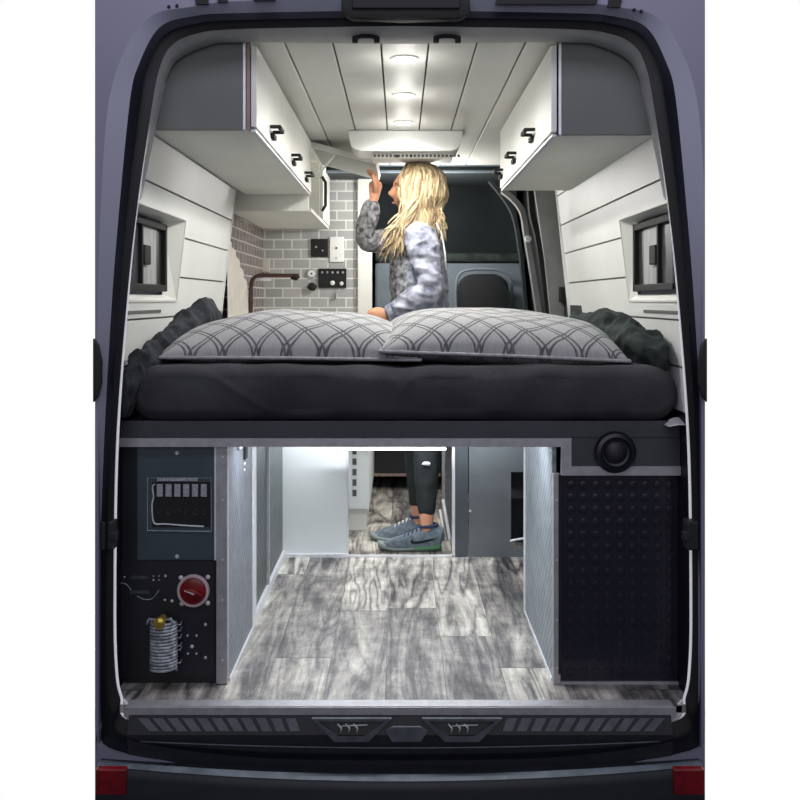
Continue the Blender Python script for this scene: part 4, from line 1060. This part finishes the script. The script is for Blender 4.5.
# hands: palm + four bent fingers + thumb
def hand(w, d, side, curl, sc_=1.0, grip=None):
    """w wrist, d unit direction of the palm, side unit towards the thumb, curl unit direction the fingers bend to"""
    w, d, side, curl = Vector(w), Vector(d).normalized(), Vector(side).normalized(), Vector(curl).normalized()
    pal = w + d * .045 * sc_; chains = []
    for k, (off, ln) in enumerate(((.027, .068), (.009, .078), (-.009, .073), (-.026, .058))):
        r0 = w + d * .02 + side * off * .5; kn = w + d * .082 * sc_ + side * off
        a1 = kn + (d * .85 + curl * .5).normalized() * ln * .45 * sc_; a2 = a1 + (d * .45 + curl * .9).normalized() * ln * .3 * sc_; a3 = a2 + (d * .1 + curl).normalized() * ln * .25 * sc_
        chains.append([(tuple(r0), .013), (tuple(kn), .0105), (tuple(a1), .0088), (tuple(a2), .008), (tuple(a3), .0068)])
    t0 = w + d * .02 + side * .012; t1 = w + d * .045 + side * .040 + curl * .008; t2 = t1 + (d * .8 + side * .35 + curl * .4).normalized() * .034; t3 = t2 + (d * .9 + curl * .5).normalized() * .026
    chains.append([(tuple(t0), .014), (tuple(t1), .0125), (tuple(t2), .0105), (tuple(t3), .0085)])
    ms = [skin_mesh([c], 0, 1) for c in chains]
    ms.append(skin_mesh([[(tuple(w - d * .02), (.024, .024)), (tuple(w + d * .01), (.022, .024)), (tuple(pal), (.017, .036)), (tuple(w + d * .082), (.012, .038))]], 0, 2))
    return ms
ms = hand(wrF, (.10, -.02, 1), (.3, -1, 0), (-.75, .2, .2), .95)
ms += hand(wrN, (-1, .05, -.2), (0, .3, 1), (-.2, .5, -.8), .95)
body_all = remesh(join_me([bodyme, headme] + ms), .0048, 2)
woman = link_me(body_all, 'person', M['skin'])
tag(woman, 'woman with long blonde hair in a pale denim jacket reaching up to the cabinet flap', 'person')
# sweater (knit) on torso and far arm
def disp(a, f, s0=0):
    return lambda c: (1 - 2 * abs(noise.noise(Vector((c.x * f + s0, c.y * f, c.z * f * 1.4))))) * a + noise.noise(Vector((c.x * f * 2.6, c.y * f * 2.6, c.z * f * 2.6 + s0))) * a * .5
sw = limbs([[((.075, WY, .93), (.125, .16)), (wai, (.118, .145)), ((.06, WY, 1.27), (.128, .15)), ((.06, WY, 1.405), (.09, .105)), ((.058, WY, 1.45), (.062, .066))],
                [(L_(nb, shF, .3), .068), (shF, .068), (L_(shF, elF, .5), .058), (elF, .052), (L_(elF, wrF, .45), .050), (L_(elF, wrF, .95), .037)]])
sweater = link_me(remesh(sw, .007, 2), 'sweater', M['knit'], woman, disp(.006, 14)); sweater['label'] = 'patterned grey knit sleeve and front'
jk = limbs([[((.10, WY, .90), (.135, .175)), ((.10, WY, 1.10), (.122, .16)), ((.098, WY - .005, 1.27), (.122, .163)), ((.088, WY, 1.39), (.094, .125)), ((.072, WY, 1.455), (.068, .072))],
                [(L_(nb, shN, .2), .075), (shN, .076), (L_(shN, elN, .3), .066), (L_(shN, elN, .65), .060), (elN, .058), (L_(elN, wrN, .3), .056), (L_(elN, wrN, .65), .049), (L_(elN, wrN, .93), .038)]])
jme = biggest(remesh(jk, .006, 2))
def jdisp(c):
    n = (1 - 2 * abs(noise.noise(Vector((c.x * 11, c.y * 9, c.z * 26))))) * .009 + (1 - 2 * abs(noise.noise(Vector((c.x * 24, c.y * 20, c.z * 40 + 7))))) * .004
    return n
jacket = link_me(jme, 'jacket', M['denim'], woman, jdisp)
# jacket hem, collar and seams
g = G(); g.tube([(.072 + .075 * math.cos(a_ * PI / 12), WY + .08 * math.sin(a_ * PI / 12), 1.455 + .012 * math.cos(a_ * PI / 12)) for a_ in range(24)], .014, 8, closed=True)
g.build('collar', M['denim'], jacket, True)
g = G(); wr_ = Vector(L_(elN, wrN, .93)); ax_ = (Vector(wrN) - Vector(elN)).normalized(); g.lathe(wr_ - ax_ * .012, ax_, [(.040, 0), (.0415, .006), (.0415, .026), (.036, .032)], 24); g.build('cuff', M['denim'], jacket, True, angle=50)
g = G(); g.tube([(.16, WY - .09, 1.45), (.185, WY - .08, 1.40), (.20, WY - .085, 1.32), (.205, WY - .09, 1.24)], .0045, 8); g.build('hood_cord', M['whitep'], jacket, True)
# leggings
lg = limbs([[((.085, WY, .94), (.115, .15)), (pel, (.118, .155)), (L_(pel, hiN, .6), .125), (hiN, .104), (L_(hiN, knN, .5), .084), (knN, .063), (L_(knN, anN, .35), .061), (L_(knN, anN, .94), .040)],
                [((.09, WY + .05, .95), .10), (hiF, .102), (L_(hiF, knF, .5), .084), (knF, .063), (L_(knF, anF, .35), .061), (L_(knF, anF, .94), .040)]])
leg = link_me(remesh(lg, .007, 2), 'leggings', M['legging'], woman, disp(.003, 12, 4))
g = G(); c0 = P(426, 464, WY - .159)
g.prism([c0 + Vector((x, 0, z)) for x, z in ((-.02, -.004), (-.012, .006), (-.004, .010), (.004, .006), (.012, .009), (.02, .002), (.016, -.008), (.0, -.006))], (0, .012, 0), .002); g.build('knee_rip', M['edge'], leg, True)
# eyes, brow, lips
for sy in (-1, 1):
    g = G(); c = HM @ Vector((-.080, sy * .030, .006)); g.lathe(c + Vector((.006, 0, 0)), (-1, 0, 0), [(.011, -.004), (.010, .002), (.006, .006), (.001, .0075)], 16); e = g.build('eye', M['whitep'], woman, True)
    g = G(); g.lathe(c + Vector((.0, 0, 0)), (-1, 0, 0), [(.005, -.001), (.004, .002)], 12); g.build('iris', M['copper'], e)
    g = G(); g.tube([HM @ Vector((-.088 + abs(t) * 8 * .004, sy * (.030 + t), .026 - abs(t) * .2)) for t in (-.018, -.006, .006, .016)], .0026, 6); g.build('eyebrow', M['copper'], woman, True)
g = G(); g.tube([HM @ Vector((-.0945 + abs(t) * .5, t, -.061)) for t in (-.018, -.009, 0, .009, .018)], [.0015, .003, .0042, .003, .0015], 8); g.build('lips', mat('lips', (196, 110, 108), .4, 0, .1, 20), woman, True)
# hair: cap plus wavy locks
bm = bmesh.new(); cl = bm.loops.layers.float_color.new('Col')
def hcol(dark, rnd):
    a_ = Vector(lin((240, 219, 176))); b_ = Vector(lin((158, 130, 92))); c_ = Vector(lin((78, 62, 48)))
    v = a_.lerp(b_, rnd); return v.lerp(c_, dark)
def lock(pts, rad, rnd, n=6, flat=.5):
    pts = [Vector(p) for p in pts]; k = len(pts); rings = []; up = Vector((0, 1, 0))
    for i, p in enumerate(pts):
        t_ = (pts[min(i + 1, k - 1)] - pts[max(i - 1, 0)]).normalized()
        out = p - Vector((.05, WY, p.z)); out = (out - t_ * out.dot(t_))
        out = out.normalized() if out.length > 1e-4 else Vector((0, -1, 0)); sd = t_.cross(out)
        r = rad * (math.sin(PI * min(1, .12 + .88 * (i / (k - 1)) * .96)) ** .5 if i < k - 1 else .08)
        rings.append([bm.verts.new(p + sd * math.cos(2 * PI * j / n) * r + out * math.sin(2 * PI * j / n) * r * flat) for j in range(n)])
    for i in range(k - 1):
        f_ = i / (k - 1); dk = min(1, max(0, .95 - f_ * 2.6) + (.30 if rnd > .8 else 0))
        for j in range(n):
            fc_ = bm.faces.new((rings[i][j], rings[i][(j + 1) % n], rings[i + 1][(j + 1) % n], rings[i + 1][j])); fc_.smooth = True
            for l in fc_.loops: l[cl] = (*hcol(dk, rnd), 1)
random.seed(11)
# scalp cap
e = bmesh.ops.create_uvsphere(bm, u_segments=32, v_segments=20, radius=1)
bmesh.ops.transform(bm, matrix=Matrix.Translation(HC + Vector((.014, 0, .008))) @ Matrix.Diagonal((.100, .086, .112, 1)), verts=e['verts'])
for f_ in {f for v in e['verts'] for f in v.link_faces}:
    f_.smooth = True
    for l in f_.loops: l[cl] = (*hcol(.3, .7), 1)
kill = [f for f in bm.faces if (f.calc_center_median() - HC).x < -.062 and (f.calc_center_median() - HC).z < .06]
bmesh.ops.delete(bm, geom=kill, context='FACES')
for k in range(620):
    side = -1 if random.random() < .68 else 1
    az = random.uniform(.30, 1)                 # 0 = face side, 1 = back of the head
    ang = PI - az * PI * .97                     # angle round the head from the face (PI) to the back (0)
    top = HC + Vector((random.uniform(-.03, .02), side * random.uniform(0, .008), .122 + random.uniform(-.004, .004)))
    rx, ry = .112 + random.uniform(-.006, .016), .094 + random.uniform(-.008, .014)
    if ang < PI / 2: rx += .004
    def around(q, sc2=1): return HC + Vector((.012 + rx * sc2 * math.cos(ang), side * ry * sc2 * max(.12, math.sin(ang)), q))
    ph = random.uniform(0, 6.28); amp = random.uniform(.005, .015)
    front = az < .50
    pts = [top, top.lerp(around(.075, .92), .55) + Vector((0, 0, .020)), around(.068, .93), around(.02), around(-.04, 1.02)]
    if front:
        ex = random.uniform(-.17, -.02) + (az - .3) * .4; ez = random.uniform(1.25, 1.38) + (az - .3) * .4
        end = Vector((ex * .6 + .0, WY + side * random.uniform(.10, .15), ez))
        m1 = Vector((-.045 + az * .20 + random.uniform(-.01, .01), WY + side * .112, 1.49 + random.uniform(-.03, .03))); m2 = m1.lerp(end, .5)
        pts += [m1, m2, end]
    else:
        bx = .05 + .115 * min(1, (az - .35) / .5)
        end = Vector((bx + random.uniform(-.02, .035), WY + side * random.uniform(.03, .15) * (1.2 - az * .7), random.uniform(1.36, 1.46)))
        m1 = Vector((bx * 1.0 + .0, WY + side * .11 * (1.25 - az), 1.52 + random.uniform(-.05, .04))); pts += [m1, m1.lerp(end, .5) + Vector((.01, 0, 0)), end]
    ptsf = catmull([tuple(p) for p in pts], 5); n_ = len(ptsf); out_ = []
    for i, p in enumerate(ptsf):
        f_ = i / n_; w_ = amp * min(1, f_ * 1.6)
        out_.append((p[0] + w_ * math.sin(f_ * 15 + ph), p[1] + side * (abs(w_) * .6 + .003 * math.sin(f_ * 11 + ph)), p[2]))
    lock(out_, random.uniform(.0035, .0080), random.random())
me = bpy.data.meshes.new('hair'); bm.to_mesh(me); bm.free(); me.materials.append(M['hair'])
me.transform(Matrix.Translation(-wloc(woman))); ho = bpy.data.objects.new('hair', me); col.objects.link(ho); ho.parent = woman
# shoes
def shoe(ax, ay, rot, near):
    """ankle above (ax, ay); toe towards -x"""
    secs = [  # x from heel (+) to toe (-), half width, sole top z, upper top z
        (.062, .018, .030, .062), (.055, .032, .030, .102), (.030, .038, .028, .116), (.0, .040, .026, .112), (-.035, .041, .024, .100), (-.07, .043, .022, .084),
        (-.11, .046, .021, .068), (-.15, .046, .021, .056), (-.18, .038, .022, .042), (-.202, .022, .024, .034), (-.21, .008, .026, .030)]
    def side_pt(x, v):
        pass
    m0 = Matrix.Translation((ax, ay, 0)) @ Matrix.Rotation(rot, 4, 'Z')
    g = G()
    def up(u, v):
        t_ = v * (len(secs) - 1); i = min(int(t_), len(secs) - 2); f = t_ - i
        x, w, z0, z1 = [a_ * (1 - f) + b_ * f for a_, b_ in zip(secs[i], secs[i + 1])]
        an = -.15 + (PI + .3) * u; cy, cz = math.cos(an), math.sin(an)
        nar = 1 - .35 * max(0, cz) if x > -.06 else 1
        return m0 @ Vector((x + .02 * max(0, cz) * (1 if x > .03 else 0), w * cy * nar, z0 + (z1 - z0) * max(0, cz) ** .8 - .004))
    g.grid(up, 20, 60)
    s_ = g.build('shoe', M['shoe'], woman, True, weld=.0004)
    g = G(); sub = G()
    def so(u, v):
        t_ = v * (len(secs) - 1); i = min(int(t_), len(secs) - 2); f = t_ - i
        x, w, z0, z1 = [a_ * (1 - f) + b_ * f for a_, b_ in zip(secs[i], secs[i + 1])]
        w += .005; x = x * 1.03; an = 2 * PI * u
        lift = .010 * max(0, (-x - .12) / .09) ** 2 + .004 * max(0, (x - .03) / .03)
        return m0 @ Vector((x, w * math.cos(an), max(.001, lift + (z0 + .004) * (.5 + .5 * math.sin(an) if abs(math.sin(an)) < .7 else (1 if math.sin(an) > 0 else 0)))))
    g.grid(so, 24, 50, True); g.build('sole', M['soleg'], s_, True, weld=.0003)
    g = G(); g.grid(lambda u, v: Vector(so(u, v * .46)) + (m0.to_3x3() @ Vector((.0015, (.0015 if math.cos(2 * PI * u) > 0 else -.0015), .0015))), 24, 24, True); g.build('heel_sole', M['sole'], s_, True, weld=.0003, label='green heel half of the sole')
    g = G(); g.tube([m0 @ Vector((.010 + .036 * math.cos(a_ * PI / 10), .026 * math.sin(a_ * PI / 10), .108 + .004 * math.cos(a_ * PI / 10))) for a_ in range(20)], .008, 8, closed=True); g.build('collar', M['shoeb'], s_, True)
    g = G(); 
    for k in range(5):
        x = -.025 - k * .018; z = .104 - k * .0085
        g.tube([m0 @ Vector((x + dx, dy, z + .002 - abs(dy) * .45)) for dx, dy in ((-.004, -.022), (0, -.008), (.003, .008), (-.004, .022))], .003, 6)
    g.build('lace', M['whitep'] if not near else M['shoeb'], s_, True)
    if near:     # black curved tick on the outer side
        g = G()
        pts = [(.045, .060), (.02, .050), (-.01, .042), (-.04, .036), (-.062, .036), (-.074, .043), (-.068, .054), (-.062, .058), (-.064, .050), (-.058, .046), (-.04, .047), (-.01, .052), (.02, .057)]
        g.prism([m0 @ Vector((x, -.0445 + abs(x) * .02 + (z - .03) * .12, z)) for x, z in pts], (0, .006, 0)); g.build('side_mark', M['blackm'], s_)
shoe(.118, WY - .10, .0, True); shoe(.075, WY + .085, .03, False)

# ------------------------------------------------------------------ lights
def area(name, loc, rot, sx_, sy_, power, color=(1, 1, 1), spread=180):
    l = bpy.data.lights.new(name, 'AREA'); l.shape = 'RECTANGLE'; l.size = sx_; l.size_y = sy_; l.energy = power; l.color = color; l.spread = math.radians(spread)
    o = bpy.data.objects.new(name, l); o.location = loc; o.rotation_euler = rot; col.objects.link(o); return o
for y in (.285, .80, 1.32):
    l = bpy.data.lights.new('downlight_glow', 'POINT'); l.energy = .7; l.shadow_soft_size = .03; l.color = (1, .985, .94)
    o = bpy.data.objects.new('downlight_glow', l); o.location = (.014, y, ZC - .09); col.objects.link(o)
for y, p in ((.285, 22), (.80, 22), (1.32, 22)):
    l = bpy.data.lights.new('downlight_lamp', 'SPOT'); l.energy = p; l.shadow_soft_size = .04; l.color = (1, .985, .94); l.spot_size = math.radians(172); l.spot_blend = .7
    o = bpy.data.objects.new('downlight_lamp', l); o.location = (.014, y, ZC - .02); col.objects.link(o)
l = bpy.data.lights.new('kitchen_lamp', 'POINT'); l.energy = 17; l.shadow_soft_size = .06; l.color = (1, .98, .94)
o = bpy.data.objects.new('kitchen_lamp', l); o.location = (.12, 2.5, 1.55); col.objects.link(o)
area('underbed_lamp', (0, YQ - .10, .70), (math.radians(-22), 0, 0), 1.0, .02, 8.0, (.95, .97, 1))
area('underbed_front_lamp', (-.02, .30, .70), (math.radians(12), 0, 0), .8, .03, 7.0, (.96, .98, 1))
area('kitchen_floor_lamp', (0.1, 2.2, .75), (0, 0, 0), .3, .3, 3, (1, .97, .9))
# dusk light on the outside of the van: high and behind the photographer, plus a wide soft fill added on the camera side
area('dusk_lamp', (0, -1.3, 2.9), (math.radians(58), 0, 0), 2.6, .5, 20, (.84, .83, 1))
area('camera_side_fill', (0, -4.4, 2.0), (math.radians(80), 0, 0), 4.0, 3.0, 47, (.97, .97, 1))

# world: plain white backdrop added beyond the van, dim dusk behind the photographer
w = bpy.data.worlds.new('world'); sc.world = w; w.use_nodes = True; nt = w.node_tree; nt.nodes.clear()
out = nt.nodes.new('ShaderNodeOutputWorld'); bg = nt.nodes.new('ShaderNodeBackground'); tc = nt.nodes.new('ShaderNodeTexCoord'); sx = nt.nodes.new('ShaderNodeSeparateXYZ'); r = nt.nodes.new('ShaderNodeValToRGB')
nt.links.new(tc.outputs['Generated'], sx.inputs[0]); nt.links.new(sx.outputs[1], r.inputs[0]); nt.links.new(r.outputs[0], bg.inputs[0]); nt.links.new(bg.outputs[0], out.inputs[0])
r.color_ramp.elements[0].position = .05; r.color_ramp.elements[0].color = (.045, .047, .07, 1); r.color_ramp.elements[1].position = .35; r.color_ramp.elements[1].color = (1, 1, 1, 1)
bg.inputs[1].default_value = 1.0

# ------------------------------------------------------------------ camera
cam = bpy.data.cameras.new('camera'); cam.sensor_width = 36; cam.lens = F / 800 * 36; cam.shift_y = -100 / 800; cam.clip_start = .05
co = bpy.data.objects.new('camera', cam); co.location = (0, -D, H); co.rotation_euler = (PI / 2, 0, 0); col.objects.link(co); sc.camera = co
sc.view_settings.view_transform = 'Standard'; sc.view_settings.look = 'None'; sc.view_settings.exposure = 0; sc.view_settings.gamma = 1
